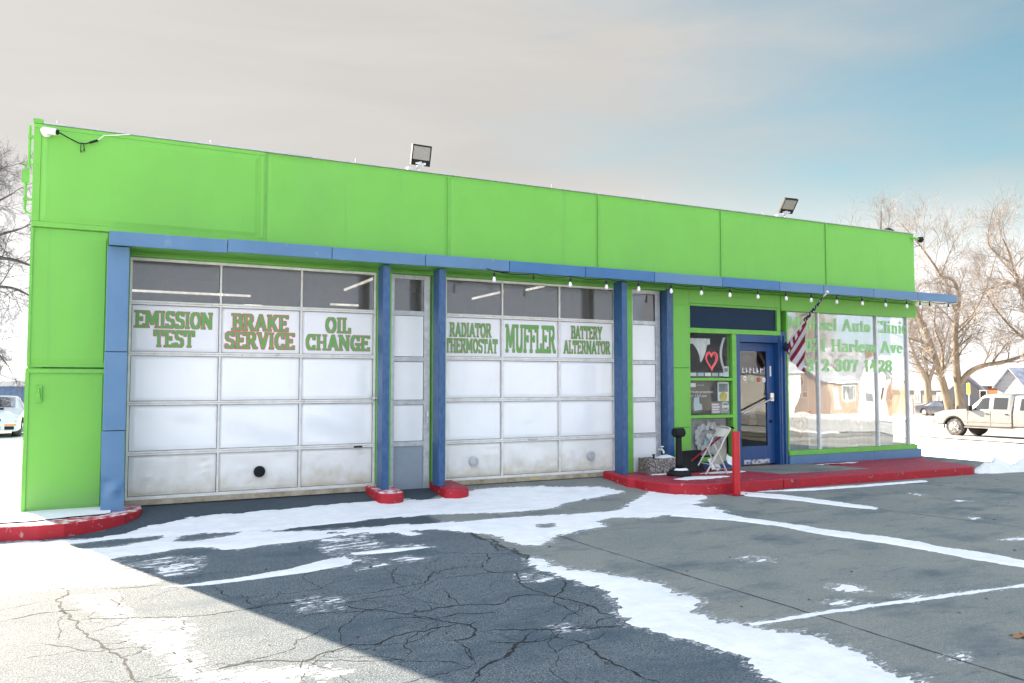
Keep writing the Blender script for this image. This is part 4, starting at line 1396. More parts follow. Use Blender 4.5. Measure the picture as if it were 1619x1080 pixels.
for a, b__ in ((.246, .954), (1.016, 1.634), (1.686, 2.50)):
    part('window_pane', G_SIDE, lambda b: b.box(10.217, 11.198, .03, .036, a, b__), ent)
tr = part('transom', M['green_trim'], lambda b: (b.box(10.172, 10.22, -.02, .12, 2.592, 3.034), b.box(12.33, 12.42, -.02, .12, 2.592, 3.034), b.box(10.221, 12.329, -.018, .12, 2.99, 3.033)), bevel=.006)
part('transom_panel', M['navy'], lambda b: b.box(10.222, 12.328, .02, .05, 2.592, 2.989), tr)

df = part('door_frame', M['blue_door'], lambda b: (b.box(11.302, 11.40, -.01, .24, .0, 2.50), b.box(12.36, 12.56, -.02, .24, .0, 2.58), b.box(11.401, 12.359, -.01, .24, 2.36, 2.499)), bevel=.005)
part('frame_strip', M['blue_post'], lambda b: (b.box(12.40, 12.43, -.035, -.021, .0, 2.5), b.box(12.48, 12.52, -.05, -.021, .0, 2.5)), df)
dl = part('door_leaf', M['blue_door'], lambda b: (b.box(11.405, 11.50, .10, .15, .06, 2.355), b.box(12.16, 12.355, .10, .15, .06, 2.355), b.box(11.501, 12.159, .101, .149, .06, .40), b.box(11.501, 12.159, .101, .149, 2.20, 2.354)), df, bevel=.004)
dl.name = 'door_leaf'
part('window_pane', G_DOOR, lambda b: b.box(11.502, 12.158, .12, .126, .401, 2.199), df)
part('door_handle', M['steel'], lambda b: (b.tube([(11.48, .02, 1.02), (12.22, .02, 1.30)], .016, 10), b.box(12.20, 12.29, .05, .099, 1.25, 1.40), b.tube([(11.48, .02, 1.02), (11.48, .10, 1.02)], .012, 8)), df)
part('keyhole', M['black'], lambda b: b.lathe([(.03, 0), (.03, .02), (0, .022)], (12.24, .1, .86), 16, 0, 'Y'), df)
part('kick_scuff', mat('bare scuffed metal', (.5, .48, .44), .6, var=(.05, .12, .3), scale=12, lo=.45, hi=.55), lambda b: b.box(11.56, 12.2, .096, .0995, .065, .15), df)
part('door_tag', M['white_pl'], lambda b: b.box(12.235, 12.27, .093, .0995, 1.72, 1.92), df)

# display window
wf = part('display_window', M['green_trim'], lambda b: (b.box(12.562, 12.60, -.03, .12, .29, 2.984), b.box(12.562, 16.26, -.06, .12, .20, .289)), bevel=.006)
wx = [12.60, 13.455, 15.145, 16.10]
for x in wx[1:]:
    part('mullion', M['white_pl'], lambda b: b.box(x - .022, x + .022, -.008, .10, .29, 2.984), wf, bevel=.004)
for a, b__ in zip(wx[:-1], wx[1:]):
    part('window_pane', G_SHOP, lambda b: b.box(a + (.001 if a == 12.60 else .023), b__ - .023, .03, .036, .291, 2.983), wf)
part('window_pane', G_SIDE, lambda b: b.box(16.16, 16.166, .125, 2.99, .31, 2.99), wf)
part('corner_chain', mat('gold beads', (.45, .36, .20), .5, var=(.05, .05, .05), scale=30, stretch=(1, 1, 1)), lambda b: [b.lathe([(.0, -.016), (.014, -.008), (.014, .008), (0, .016)], (16.05, .06, .9 + .035 * k), 8) for k in range(40)], wf)
for xa, xb in ((12.562, 13.55), (13.554, 14.9), (14.904, 16.36)):
    part('wall_base', M['blue'], lambda b: b.box(xa, xb, -.075, .12, .0, .198), bevel=.005)
for words, x0, x1, z in ((('Michael', 'Auto', 'Clinic'), 12.635, 16.135, 2.64), (('021', 'Harlem', 'Ave'), 13.095, 15.975, 2.22), (('312', '307', '1428'), 13.125, 15.645, 1.82)):
    wa = [sum(glyph(c)[0] for c in w) for w in words]
    k = (x1 - x0) / (sum(wa) + .34 * (len(words) - 1))
    x = x0
    for w, a in zip(words, wa):
        lettering('window_lettering', wf, [(w, x + a * k / 2, z, a * k, .257)], .0285, [M['win_letter']], res=.004, nw=.18, nh=.07, serif=.05, outline=0)
        x += (a + .34) * k


def blinds(b):
    n = 340
    for k in range(n):
        pass
    b.grid(lambda u, v: (12.62 + 3.44 * u, .42 + .05 * math.sin(u * 95 + 2 * math.sin(u * 17)), .15 + 2.85 * v), 340, 2)


part('window_blind', M['curtain'], blinds, smooth=True)
part('inner_screen', M['navy'], lambda b: b.box(10.2, 12.5, 1.6, 1.65, .08, 3.05))


# ---------------------------------------------------------------- things on and by the shop
def piece(name, mats, fn, parent, **kw):
    mb = MB()
    fn(mb)
    return mb.build(name, mats, parent, **kw)


def floodlight(x, label, tilt, yaw):
    t = thing('floodlight', label, 'floodlight', (x, -.0, 4.82), R(yaw), 'floodlights on the roof edge')
    t.scale = (.86, .86, .86)
    c, s = math.cos(R(tilt)), math.sin(R(tilt))

    def tp(px, py, pz):     # tilt about x, head pivot at z .12
        return (px, py * c - pz * s, .10 + py * s + pz * c)

    def tb(b, x0, x1, y0, y1, z0, z1, m=0):
        n = len(b.v)
        b.box(x0, x1, y0, y1, z0, z1, m)
        b.v[n:] = [tp(*p) for p in b.v[n:]]
    piece('bracket', M['galv'], lambda b: (b.tube([(0, 0, -.02), (0, 0, .10)], .022, 10), b.box(-.06, .06, -.03, .03, .09, .115), b.box(-.24, -.12, -.02, .06, -.02, .05), b.tube([(-.12, .02, .0), (-.03, .02, .05), (-.01, -.0, .09)], .01, 6)), t)
    h = piece('housing', M['black'], lambda b: (tb(b, -.18, .18, .0, .045, .0, .36), tb(b, -.18, .18, -.02, -.0005, .0, .10), tb(b, -.18, .18, -.02, -.0005, .335, .36), tb(b, -.18, -.16, -.02, -.0005, .101, .334), tb(b, .16, .18, -.02, -.0005, .101, .334), [tb(b, -.15 + .05 * k, -.14 + .05 * k, .046, .075, .03, .33) for k in range(7)]), t, bevel=.006)
    piece('lens', M['lens'], lambda b: tb(b, -.158, .158, -.010, -.001, .103, .332), h)
    piece('frost', M['snow'], lambda b: [tb(b, -.10 + .03 * k, -.075 + .03 * k + .01 * (k % 3), -.026, -.021, .02, .05 + .008 * (k % 4)) for k in range(6)], h)
    return t


floodlight(5.06, 'black floodlight on the roof edge above the narrow grey door', 16, 2)
floodlight(12.62, 'black floodlight on the roof edge above the shop entrance, tipped forward', 38, -6)

# security camera and its loose leads
t = thing('security_camera', 'white bullet security camera with dangling black leads on the upper left green fascia', 'camera', (.17, -.07, 4.69))
piece('mount', M['white_pl'], lambda b: b.lathe([(.058, .0), (.058, .02), (.03, .05), (.02, .07)], (-.03, .0, .0), 20, 0, 'Y'), t, smooth=False)
piece('body', M['white_pl'], lambda b: b.tube([(-.07, -.06, .01), (-.06, -.075, .008), (.06, -.125, -.01), (.085, -.135, -.014)], [.03, .042, .042, .036], 18), t, angle=40)
piece('lens', M['black'], lambda b: b.tube([(.086, -.136, -.014), (.10, -.142, -.016)], [.034, .030], 16), t)
piece('cable', M['black'], lambda b: (b.tube([(.10, -.13, -.01), (.2, -.05, -.04), (.32, -.015, -.085), (.40, -.014, -.082), (.50, -.014, -.035)], .008, 6), b.tube([(.44, -.016, -.065), (.53, -.016, -.02)], .014, 8), b.tube([(.345, -.014, -.085), (.342, -.016, -.16), (.35, -.016, -.20)], [.005, .005, .009], 6), b.tube([(.37, -.014, -.084), (.382, -.016, -.13), (.38, -.016, -.18)], [.005, .005, .009], 6)), t)
piece('cable', M['white_pl'], lambda b: b.tube([(.53, -.016, -.02), (.60, -.016, .05), (.66, -.012, .06), (.9, -.01, .11)], .006, 6), t)

t = thing('security_camera', 'small dark ball camera on the top right corner of the green fascia', 'camera', (16.28, -.04, 4.70))
piece('arm', M['green_trim'], lambda b: b.tube([(-.05, .0, .02), (.02, -.06, .0), (.12, -.08, -.02)], .022, 8), t)
piece('dome', M['black'], lambda b: b.lathe([(.0, -.07), (.045, -.055), (.07, 0), (.05, .05), (.0, .06)], (.16, -.08, -.02), 16), t, smooth=True)
t = thing('vent_cap', 'small dark vent cap on the roof edge near the right corner', 'roof vent', (15.95, .3, 4.50))
piece('pipe', M['galv'], lambda b: b.tube([(0, 0, 0), (0, 0, .36)], .05, 12), t)
piece('hood', M['black'], lambda b: b.lathe([(.13, .36), (.13, .40), (.04, .46)], (0, 0, 0), 16), t)

# string of bulbs under the canopy edge
t = thing('string_lights', 'black string of clear bulbs hung along the lower edge of the blue canopy', 'string lights', (6.0, -.64, 3.27))
BX = [6.01, 6.68, 7.34, 8.01, 8.64, 9.31, 9.96, 10.61, 11.25, 11.93, 12.58, 13.25, 13.94, 14.62, 15.24, 15.65, 15.95, 16.55]
pts, prev = [], 5.9
pts.append((-.12, 0, .03))
for i, x in enumerate(BX):
    if i:
        for f in (.25, .5, .75):
            pts.append((prev + (x - prev) * f - 6.0, -.002, -.004 - .028 * math.sin(math.pi * f)))
    pts.append((x - 6.0, 0, .0))
    prev = x
pts.append((10.83, .0, .02))
piece('cord', M['black'], lambda b: (b.tube(pts, .006, 5), b.tube([(.0, 0, .0), (.14, .06, .0), (.3, .1, .01)], .008, 5)), t)
rng = random.Random(4)
for i, x in enumerate(BX):
    dead = i in (1, 16)
    lx, ly = rng.uniform(-.008, .008), rng.uniform(-.008, .008)
    s = piece('socket', M['black_rub'], lambda b: b.lathe([(.007, .0), (.008, -.03), (.017, -.035), (.018, -.085), (.014, -.09)], (x - 6 + lx * .3, ly * .3, 0), 10), t)
    if not dead:
        piece('bulb', M['bulb'], lambda b: b.lathe([(.013, -.088), (.022, -.11), (.029, -.135), (.026, -.158), (.012, -.172), (.0, -.175)], (x - 6 + lx, ly, 0), 14), s, smooth=True)

# the flag
t = thing('flag', 'striped red and white flag furled round a pole sticking out above the shop door', 'flag', (12.51, -.02, 2.29))
P0, P1 = Vector((0, 0, 0)), Vector((0, -1.04, .94))
piece('pole', M['white_pl'], lambda b: b.tube([P0 + (P1 - P0) * f for f in (-.02, .5, 1)], .013, 10), t)
piece('finial', mat('gold white finial', (.72, .66, .52), .3), lambda b: b.lathe([(0, -.03), (.026, -.015), (.03, 0), (.022, .02), (.0, .035)], tuple(P1 + Vector((0, -.015, .013))), 12), t, smooth=True)
piece('holder', M['steel'], lambda b: (b.box(-.03, .03, -.005, .012, -.07, .07), b.tube([(0, .0, -.01), (0, -.09, .075)], .022, 10)), t)
pd = (P1 - P0).normalized()
n1_, n2_ = Vector((1, 0, 0)), pd.cross(Vector((1, 0, 0))).normalized()


def sleeve(u, v):
    s = .50 + .46 * v
    a = 2 * math.pi * u
    r_ = .030 * (1 - .45 * v) + .006 * math.sin(3 * a + 26 * v) + .004 * math.sin(31 * v)
    return P0 + pd * (1.40 * s) + n1_ * math.cos(a) * r_ + n2_ * math.sin(a) * r_


def star(u, v):
    k = (u * 3 + v * 7.0) % 1.0
    w = (v * 11 + u) % 1.0
    return 1 if (k < .32 and w < .40) else 0


piece('canton', [M['flag_blue'], M['flag_white']], lambda b: b.grid(sleeve, 15, 80, 0, star), t, smooth=True)
# hanging cloth: hoist along the lower half of the pole, fly drooping to a point
def curve_at(tab, u):
    for (ua, ya, za), (ub, yb, zb) in zip(tab[:-1], tab[1:]):
        if u <= ub:
            f = (u - ua) / (ub - ua)
            return ya + (yb - ya) * f, za + (zb - za) * f
    return tab[-1][1:]


def cloth(u, v):
    y0, z0 = curve_at([(0, -.545, .49), (1, -.045, .035)], u)
    y1, z1 = curve_at([(0, -.45, -.50), (.12, -.42, -.49), (.45, -.26, -.37), (.75, -.13, -.23), (1, -.03, -.09)], u)
    y, z = y0 + (y1 - y0) * v, z0 + (z1 - z0) * v
    c = .774 * y + .633 * z
    return (.015 + .022 * math.sin(c * 26) * (.15 + v) + .015 * math.sin(5 * u + 2 * v) * v, y, z)


def cmat(u, v):
    x, y, z = cloth(u, v)
    c = .774 * y + .633 * z + .655
    if c > .545 - .05 * u:
        return 1 if int(u * 8.5 + v * 2) % 2 else 0
    return 0 if int(c / .0865 + .35) % 2 else 1


piece('cloth', [M['flag_white'], M['flag_red']], lambda b: b.grid(cloth, 70, 70, 0, cmat), t, smooth=True)
piece('furled_end', [M['flag_blue'], M['flag_red']], lambda b: b.lathe([(.02, -.09), (.06, -.06), (.07, .0), (.05, .06), (.02, .09)], (.01, -.05, .0), 12), t, smooth=True)

# red steel post in front of the pavement
t = thing('bollard', 'red painted steel post standing at the kerb in front of the folding chair', 'bollard', (9.514, -1.92, -.115))
piece('post', M['bollard'], lambda b: b.lathe([(.06, .012), (.06, .955), (.055, .968), (.0, .97)], (0, 0, 0), 24), t, angle=35)
piece('base_plate', M['red_top'], lambda b: (b.box(-.13, .13, -.13, .13, .0, .012), [b.tube([(sx * .1, sy * .1, .0125), (sx * .1, sy * .1, .03)], .013, 6) for sx in (-1, 1) for sy in (-1, 1)]), t)

# smokers' post
t = thing('ash_receptacle', 'black plastic smokers post with a round weighted base on the red pavement', 'ash bin', (9.42, -.66, .056))
piece('base', M['black'], lambda b: b.lathe([(.205, .0), (.205, .035), (.19, .05), (.17, .06), (.16, .09), (.10, .12), (.06, .13)], (0, 0, 0), 32), t, angle=35)
piece('shaft', M['black'], lambda b: b.lathe([(.062, .12), (.055, .2), (.05, .60), (.055, .66)], (0, 0, 0), 20), t, smooth=True)
piece('head', M['black'], lambda b: (b.tube([(-.09, -.0, .71), (.09, .0, .71)], [.075, .075], 18), b.lathe([(.055, .64), (.085, .66), (.085, .74), (.05, .78), (0, .785)], (0, 0, 0), 20)), t, angle=40)
piece('snow_cap', M['snow'], lambda b: b.grid(lambda u, v: ((.105 + .05 * v) * math.cos(R(200 + 150 * u)), (.105 + .05 * v) * math.sin(R(200 + 150 * u)), .124 - .03 * v + .016 * math.sin(math.pi * v) * math.sin(math.pi * u)), 24, 6), t, smooth=True)

# aggregate planter with fittings and snow
t = thing('planter', 'speckled exposed aggregate planter box dusted with snow below the narrow white panels', 'planter', (9.39, -.14, .04))
piece('box', M['aggregate'], lambda b: (b.box(-.30, .30, -.17, -.13, .0, .27), b.box(-.30, .30, .13, .17, .0, .27), b.box(-.30, -.26, -.129, .129, .0, .27), b.box(.26, .30, -.129, .129, .0, .27)), t, bevel=.012)
piece('soil', mat('dark soil', (.03, .025, .02), .95), lambda b: b.box(-.258, .258, -.128, .128, .0, .235), t)
piece('snow_cap', M['snow'], lambda b: b.grid(lambda u, v: (-.02 + .29 * u, -.165 + .31 * v, .262 + .055 * math.sin(math.pi * u) ** .7 * math.sin(math.pi * min(1, .1 + v)) + .01 * float(fbm(np.float64(u * 6), np.float64(v * 6), 6, 3))), 20, 14), t, smooth=True)
piece('stopcock', M['black'], lambda b: (b.tube([(-.17, -.10, .2), (-.17, -.10, .34)], .014, 8), b.tube([(-.20, -.10, .33), (-.14, -.10, .33)], .012, 8)), t)
t = thing('hose_tap', 'white outdoor tap with frost beside the planter on the narrow grey frame', 'tap', (9.60, .06, .42))
piece('spout', M['white_pl'], lambda b: (b.tube([(0, .06, .0), (0, -.05, .0), (0, -.075, -.02), (0, -.08, -.06)], .018, 10), b.tube([(0, -.03, 0), (0, -.03, .05)], .01, 8)), t)
piece('handle', M['white_pl'], lambda b: b.lathe([(.0, .05), (.04, .052), (.04, .066), (0, .07)], (0, -.03, 0), 14), t)

# folding chair, half folded and leaning
t = thing('folding_chair', 'beige metal folding chair standing half folded behind the red post', 'chair', (10.27, -.60, .052), R(-14))


def beam(b, p, q, r_=.012):
    b.tube([p, q], r_, 8)


for sy in (-.21, .21):
    piece('leg', M['beige'], lambda b: b.tube([(-.30, sy, .0), (-.02, sy, .44), (.06, sy, .60), (.16, sy, .74)], .013, 8), t)
    piece('leg', M['beige'], lambda b: b.tube([(.12, sy * .86, .0), (.0, sy * .86, .26), (-.12, sy * .86, .50)], .013, 8), t)
piece('top_rail', M['beige'], lambda b: b.tube([(.16, -.21, .74), (.175, -.19, .765), (.18, -.12, .78), (.18, .12, .78), (.175, .19, .765), (.16, .21, .74)], .014, 8), t)


def backp(u, v):
    return (.05 + .125 * v - .05 * math.sin(math.pi * u), -.20 + .40 * u, .63 + .13 * v)


def seatp(u, v):
    a = R(80)
    d = (v - .5) * .42
    return (.03 + d * math.cos(a) + .05 * math.sin(math.pi * v), -.19 + .38 * u, .34 + d * math.sin(a) * .85)


piece('backrest', M['beige'], lambda b: (b.grid(backp, 12, 6), b.grid(lambda u, v: tuple(Vector(backp(1 - u, v)) + Vector((.012, 0, -.004))), 12, 6)), t, smooth=True)
piece('seat', M['beige'], lambda b: (b.grid(seatp, 8, 8), b.grid(lambda u, v: tuple(Vector(seatp(1 - u, v)) + Vector((.018, 0, -.012))), 8, 8)), t, smooth=True)
piece('stretcher', M['beige'], lambda b: (b.tube([(-.20, -.21, .16), (-.20, .21, .16)], .009, 6), b.tube([(.09, -.18, .07), (.09, .18, .07)], .009, 6)), t)
t = thing('paper_sheet', 'crumpled white paper caught on the folding chair beside the blue door', 'paper', (10.62, -.50, .36), R(20))
piece('sheet', M['paper'], lambda b: b.grid(lambda u, v: (.20 * u + .02 * v, .03 * math.sin(4 * u + 3 * v), -.16 * v - .10 * u + .02 * math.sin(5 * v)), 10, 10), t, smooth=True)
t = thing('paper_sheet', 'white paper lying against the wall base under the folding chair', 'paper', (10.44, -.30, .058), R(10))
piece('sheet', M['paper'], lambda b: b.grid(lambda u, v: (.24 * u, .10 * v + .01 * math.sin(5 * u), .19 * v + .008 * math.sin(7 * u + 4 * v)), 10, 10), t, smooth=True)

# snow shovel
t = thing('snow_shovel', 'black snow shovel with a dark red handle leaning against the green post', 'shovel', (9.98, -.34, .06))


def blade(u, v):
    return (-.26 + .46 * u + .06 * v, -.08 + .16 * v + .05 * math.sin(math.pi * v), .02 + .34 * v - .04 * (u - .5) ** 2)


piece('blade', M['black'], lambda b: (b.grid(blade, 12, 10), b.grid(lambda u, v: tuple(Vector(blade(1 - u, v)) + Vector((0, .012, -.004))), 12, 10)), t, smooth=True)
piece('handle', M['flag_red'], lambda b: b.tube([(-.02, .06, .15), (.34, -.02, .42), (.74, -.08, .70)], .016, 10), t)
piece('grip', M['black'], lambda b: (b.tube([(.72, -.08, .69), (.80, -.09, .75)], .022, 10), b.tube([(.80, -.15, .74), (.80, -.03, .76)], .016, 8)), t)

# ---------------------------------------------------------------- what hangs in the windows
YP = .058


def poster(name, label, cat, x0, x1, z0, z1, base, y=YP, th=.003):
    t = thing(name, label, cat, ((x0 + x1) / 2, y, z0))
    w, h = (x1 - x0) / 2, z1 - z0
    piece('sheet', base, lambda b: b.box(-w, w, 0, th, 0, h), t)
    return t, w, h


m_dark = mat('dark poster print', (.025, .028, .034), .5)
m_heart = mat('red rope light', (.75, .08, .10), .4, emit=(1, .1, .12), estr=.08)
m_lblue = mat('pale blue print', (.40, .58, .66), .6)
m_yel = mat('yellow print', (.62, .50, .08), .6)
m_pink = mat('pink tinsel', (.60, .28, .42), .7, var=(.75, .45, .60), scale=40)
m_purple = mat('purple paper flower', (.42, .20, .45), .8, var=(.55, .30, .58), scale=30)
m_orange = mat('orange print', (.75, .33, .06), .6)
m_redp = mat('red paper', (.55, .06, .06), .6)
m_greyp = mat('grey print', (.20, .24, .25), .6)
m_mauve = mat('mauve print', (.35, .22, .28), .6)


def heart_pts(w, h, n=40):
    o = []
    for k in range(n):
        a = 2 * math.pi * k / n
        x = 16 * math.sin(a) ** 3
        y = 13 * math.cos(a) - 5 * math.cos(2 * a) - 2 * math.cos(3 * a) - math.cos(4 * a)
        o.append((x / 16 * w / 2, (y + 17) / 29 * h))
    return o


t = thing('heart_light', 'red outlined heart light hanging in the top pane beside the shop door', 'heart light', (10.80, YP + .03, 1.82))
piece('tubing', m_heart, lambda b: (b.tube([(x, 0, z) for x, z in heart_pts(.27, .34)] + [(heart_pts(.27, .34)[0][0], 0, heart_pts(.27, .34)[0][1])], .012, 8), b.tube([(x * .82, .012, z * .82 + .03) for x, z in heart_pts(.27, .34)] + [(0, .012, heart_pts(.27, .34)[0][1] * .82 + .03)], .007, 8)), t)
t, w, h = poster('notice_strip', 'dark strip of small white notices along the bottom of the top entrance pane', 'notice', 10.24, 11.12, 1.70, 1.80, m_dark)
for k in range(5):
    piece('notice', [M['paper'], m_lblue][k % 2], lambda b: b.box(-w + .03 + .17 * k, -w + .17 + .17 * k, -.003, -.0005, .02, .08), t)
t, w, h = poster('poster', 'dark protection offer poster with white words in the middle entrance pane', 'poster', 10.235, 10.90, 1.03, 1.62, m_dark)
piece('logo_block', M['paper'], lambda b: b.box(-w + .03, -w + .16, -.003, -.0005, h - .10, h - .03), t)
flat_text('Proven protection\nfor 1 full year', 'poster_words', .072, (-w + .02, -.003, h - .21), M['paper'], t)
flat_text('Ask us how', 'poster_words', .035, (-w + .19, -.003, h - .075), M['paper'], t)
piece('parcel_picture', m_lblue, lambda b: b.prism([(-w + .11, 0)], 0, 0) if False else b.face([(-w + .12, -.003, .06), (-w + .30, -.003, .08), (-w + .29, -.003, .18), (-w + .24, -.003, .19), (-w + .23, -.003, .31), (-w + .12, -.003, .30), (-w + .10, -.003, .2)]), t)
t, w, h = poster('flyer', 'pale flyer with a grey and yellow picture in the middle entrance pane', 'flyer', 10.90, 11.17, 1.26, 1.61, M['paper'], YP - .006)
piece('picture', m_greyp, lambda b: b.box(-w + .03, w - .03, -.003, -.0005, .17, h - .03), t)
piece('picture', m_yel, lambda b: b.lathe([(.09, 0), (.08, .002), (0, .003)], (0, -.001, .08), 20, 0, 'Y'), t)
t, w, h = poster('notice', 'small mauve price card in the lower middle of the entrance window', 'notice', 10.74, 10.96, 1.03, 1.23, m_mauve, YP - .012)
for k in range(4):
    piece('text_bar', M['paper'], lambda b: b.box(-w + .02, w - .03 - .02 * (k % 2), -.003, -.0005, .02 + .045 * k, .045 + .045 * k), t)
t, w, h = poster('notice', 'small grey card with a round white emblem beside the mauve price card', 'notice', 10.97, 11.18, 1.03, 1.25, m_greyp, YP - .010)
piece('emblem', M['paper'], lambda b: (b.tube([(.08 * math.cos(a * .2618), -.003, .13 + .08 * math.sin(a * .2618)) for a in range(25)], .006, 6), b.box(-.07, .07, -.004, -.001, .11, .15)), t)
t, w, h = poster('flyer', 'narrow white flyer standing at the right edge of the top entrance pane', 'flyer', 11.04, 11.17, 1.71, 1.90, M['paper'], YP - .012)
piece('print', m_greyp, lambda b: b.box(-w + .02, w - .03, -.003, -.0005, .09, .16), t)
t = thing('curtain_swag', 'pale draped cloth swag across the top of the upper entrance pane', 'curtain', (10.70, YP + .06, 2.46))
piece('cloth', M['curtain'], lambda b: b.grid(lambda u, v: (-.46 + .55 * u, .02 * math.sin(22 * u), -.05 - v * (.10 + .34 * math.exp(-((u - .62) / .17) ** 2))), 30, 6), t, smooth=True)
t = thing('curtain_swag', 'pale looped cloth hanging at the right side of the upper entrance pane', 'curtain', (11.10, YP + .06, 2.40))
piece('cloth', M['curtain'], lambda b: b.grid(lambda u, v: (.08 - .16 * math.sin(math.pi * (.15 + .7 * v)) + .05 * u, .02 * math.sin(14 * u), .04 - .62 * v), 8, 20), t, smooth=True)
t = thing('doily_wreath', 'large pale lace wreath hanging behind the bottom entrance pane', 'wreath', (10.72, YP + .05, .60))
rng = random.Random(8)
piece('lace', mat('pale lace', (.70, .66, .66), .8, var=(.45, .48, .50), scale=30), lambda b: [b.lathe([(.0, 0), (.05, .004), (.0, .01)], ((.24 + .09 * rng.random()) * math.cos(a * .1571), rng.uniform(-.004, .004) - .01 * (a % 3), (.17 + .09 * rng.random()) * math.sin(a * .1571)), 8, 0, 'Y') for a in range(40)], t)
piece('centre_heart', M['paper'], lambda b: b.face([(x * .6, -.02, z * .6 - .06) for x, z in heart_pts(.22, .22)]), t)
t, w, h = poster('display_board', 'crowded pale display board with small blue and white pictures in the bottom entrance pane', 'display board', 10.235, 11.18, .27, .94, mat('pale collage', (.62, .55, .50), .7, var=(.30, .33, .40), scale=9), YP + .09)
rng = random.Random(3)
for k in range(14):
    x, z = rng.uniform(-w + .02, w - .18), rng.uniform(.02, .52)
    piece('picture', [M['paper'], m_lblue, m_greyp, m_mauve, m_dark][k % 5], lambda b: b.box(x, x + rng.uniform(.06, .15), -.004 - .002 * k, -.0005 - .002 * k, z, z + rng.uniform(.05, .12)), t)

# the blue door's stickers
for k, (x, z, r_, m_, lb) in enumerate([(11.62, 1.68, .045, M['paper'], 'round white sticker leftmost on the glass of the blue door'), (11.80, 1.665, .045, mat('pale green sticker', (.45, .62, .42), .6), 'round pale green sticker in the middle of the blue door glass'), (11.97, 1.655, .045, m_redp, 'round red sticker on the glass of the blue door'), (12.10, 1.65, .045, M['paper'], 'round white sticker rightmost on the glass of the blue door')]):
    t = thing('sticker', lb, 'sticker', (x, .1165, z), 0, 'stickers on the blue door')
    piece('disc', m_, lambda b: b.lathe([(r_, 0), (r_ * .9, .001), (0, .0015)], (0, 0, 0), 20, 0, 'Y'), t)
    piece('mark', m_greyp, lambda b: b.box(-r_ * .5, r_ * .5, -.004, -.002, -.008, .008), t)
t = thing('door_decal', 'row of white letter strokes high on the blue door glass', 'decal', (11.56, .1165, 1.78))
piece('strokes', M['paper'], lambda b: [(b.box(.09 * k, .09 * k + .02, -.002, 0, 0, .10), b.box(.09 * k + .0205, .09 * k + .06, -.002, 0, .03 * (k % 3), .03 * (k % 3) + .015)) for k in range(6)], t)
t, w, h = poster('notice', 'narrow white notice low on the blue door glass', 'notice', 11.74, 11.92, .80, 1.02, mat('pale orange sheet', (.70, .45, .30), .7), .132)
piece('text_bar', M['paper'], lambda b: b.box(-w + .02, w - .02, -.003, -.0005, .13, .19), t)

# display window decorations
t = thing('wooden_sign', 'dark word sign hanging top left inside the display window below the flag', 'sign', (12.84, YP, 1.54))
piece('board', M['paper'], lambda b: b.box(-.24, .26, .006, .010, -.01, .17), t)
rng = random.Random(12)
piece('letters', mat('brown wood', (.12, .08, .06), .8), lambda b: [(b.tube([(-.2 + .12 * k + .05 * math.cos(a * .5236), 0, .08 + .07 * math.sin(a * .5236)) for a in range(13)], .014, 6)) for k in range(4)], t)
t, w, h = poster('banner', 'white banner strip with pale red words and dark ends inside the display window', 'banner', 12.63, 13.18, 1.29, 1.44, M['paper'])
piece('end_picture', m_greyp, lambda b: (b.box(-w + .01, -w + .09, -.003, -.0005, .03, .12), b.box(w - .11, w - .01, -.003, -.0005, .03, .12)), t)
piece('words', mat('pale red', (.60, .30, .28), .6), lambda b: [b.box(-.15 + .045 * k, -.12 + .045 * k, -.003, -.0005, .05, .10) for k in range(6)], t)
for k, (x, z, w_, m_, lb) in enumerate([(12.98, .60, .42, m_redp, 'brown red heart wreath low in the left part of the display window')]):
    t = thing('heart_wreath', lb, 'wreath', (x, YP + .02, z - .1))
    piece('ring', mat('brown red twine', (.36, .14, .10), .8), lambda b: (b.tube([(q[0], 0, q[1]) for q in heart_pts(w_, .44)] + [(0, 0, heart_pts(w_, .44)[0][1])], .022, 8), b.tube([(q[0] * .55, .01, q[1] * .55 + .12) for q in heart_pts(w_, .44)] + [(0, .01, heart_pts(w_, .44)[0][1] * .55 + .12)], .014, 8)), t)
for x, z, w_, m_, lb in ((14.10, .66, .36, m_lblue, 'pale blue paper heart in the middle of the display window'), (14.62, .62, .42, mat('pale pink paper', (.72, .50, .56), .7), 'pale pink paper heart beside the pale blue heart in the display window')):
    t = thing('paper_heart', lb, 'paper heart', (x, YP + .01, z), 0, 'paper hearts in the display window')
    piece('heart', m_, lambda b: b.face([(q[0], 0, q[1]) for q in heart_pts(w_, .46)]), t)
    piece('inner_heart', M['paper'], lambda b: b.face([(q[0] * .5, -.003, q[1] * .5 + .13) for q in heart_pts(w_, .46)]), t)
t = thing('heart_ornament', 'wire heart with two long ribbons hanging between the display window mullions', 'ornament', (14.72, YP + .01, 1.30))
piece('wire_heart', mat('copper wire', (.50, .25, .14), .5), lambda b: b.tube([(q[0], 0, q[1]) for q in heart_pts(.30, .30)] + [(0, 0, heart_pts(.30, .30)[0][1])], .012, 6), t)
piece('ribbon', M['paper'], lambda b: (b.face([(-.02, 0, 0), (.03, 0, 0), (-.22, .002, -.72), (-.30, .002, -.70)]), b.face([(.0, .004, 0), (.04, .004, 0), (.02, .004, -.75), (-.05, .004, -.74)])), t)
t = thing('pom_pom', 'purple tissue flower on a grey stem inside the right pane of the display window', 'paper flower', (15.66, YP + .14, 1.36))
rng = random.Random(6)
piece('petals', m_purple, lambda b: [b.lathe([(.0, 0), (.05, .01), (.0, .03)], (rng.gauss(0, .07), rng.uniform(-.03, .03), rng.gauss(0, .085)), 7, 0, 'Y') for k in range(60)], t)
piece('stem', M['grey_panel'], lambda b: b.tube([(.02, .02, -.12), (.03, .02, -.62)], [.05, .02], 8), t)
t, w, h = poster('notice', 'plain white sheet standing low in the left corner of the display window', 'notice', 13.20, 13.60, .30, .62, M['paper'])
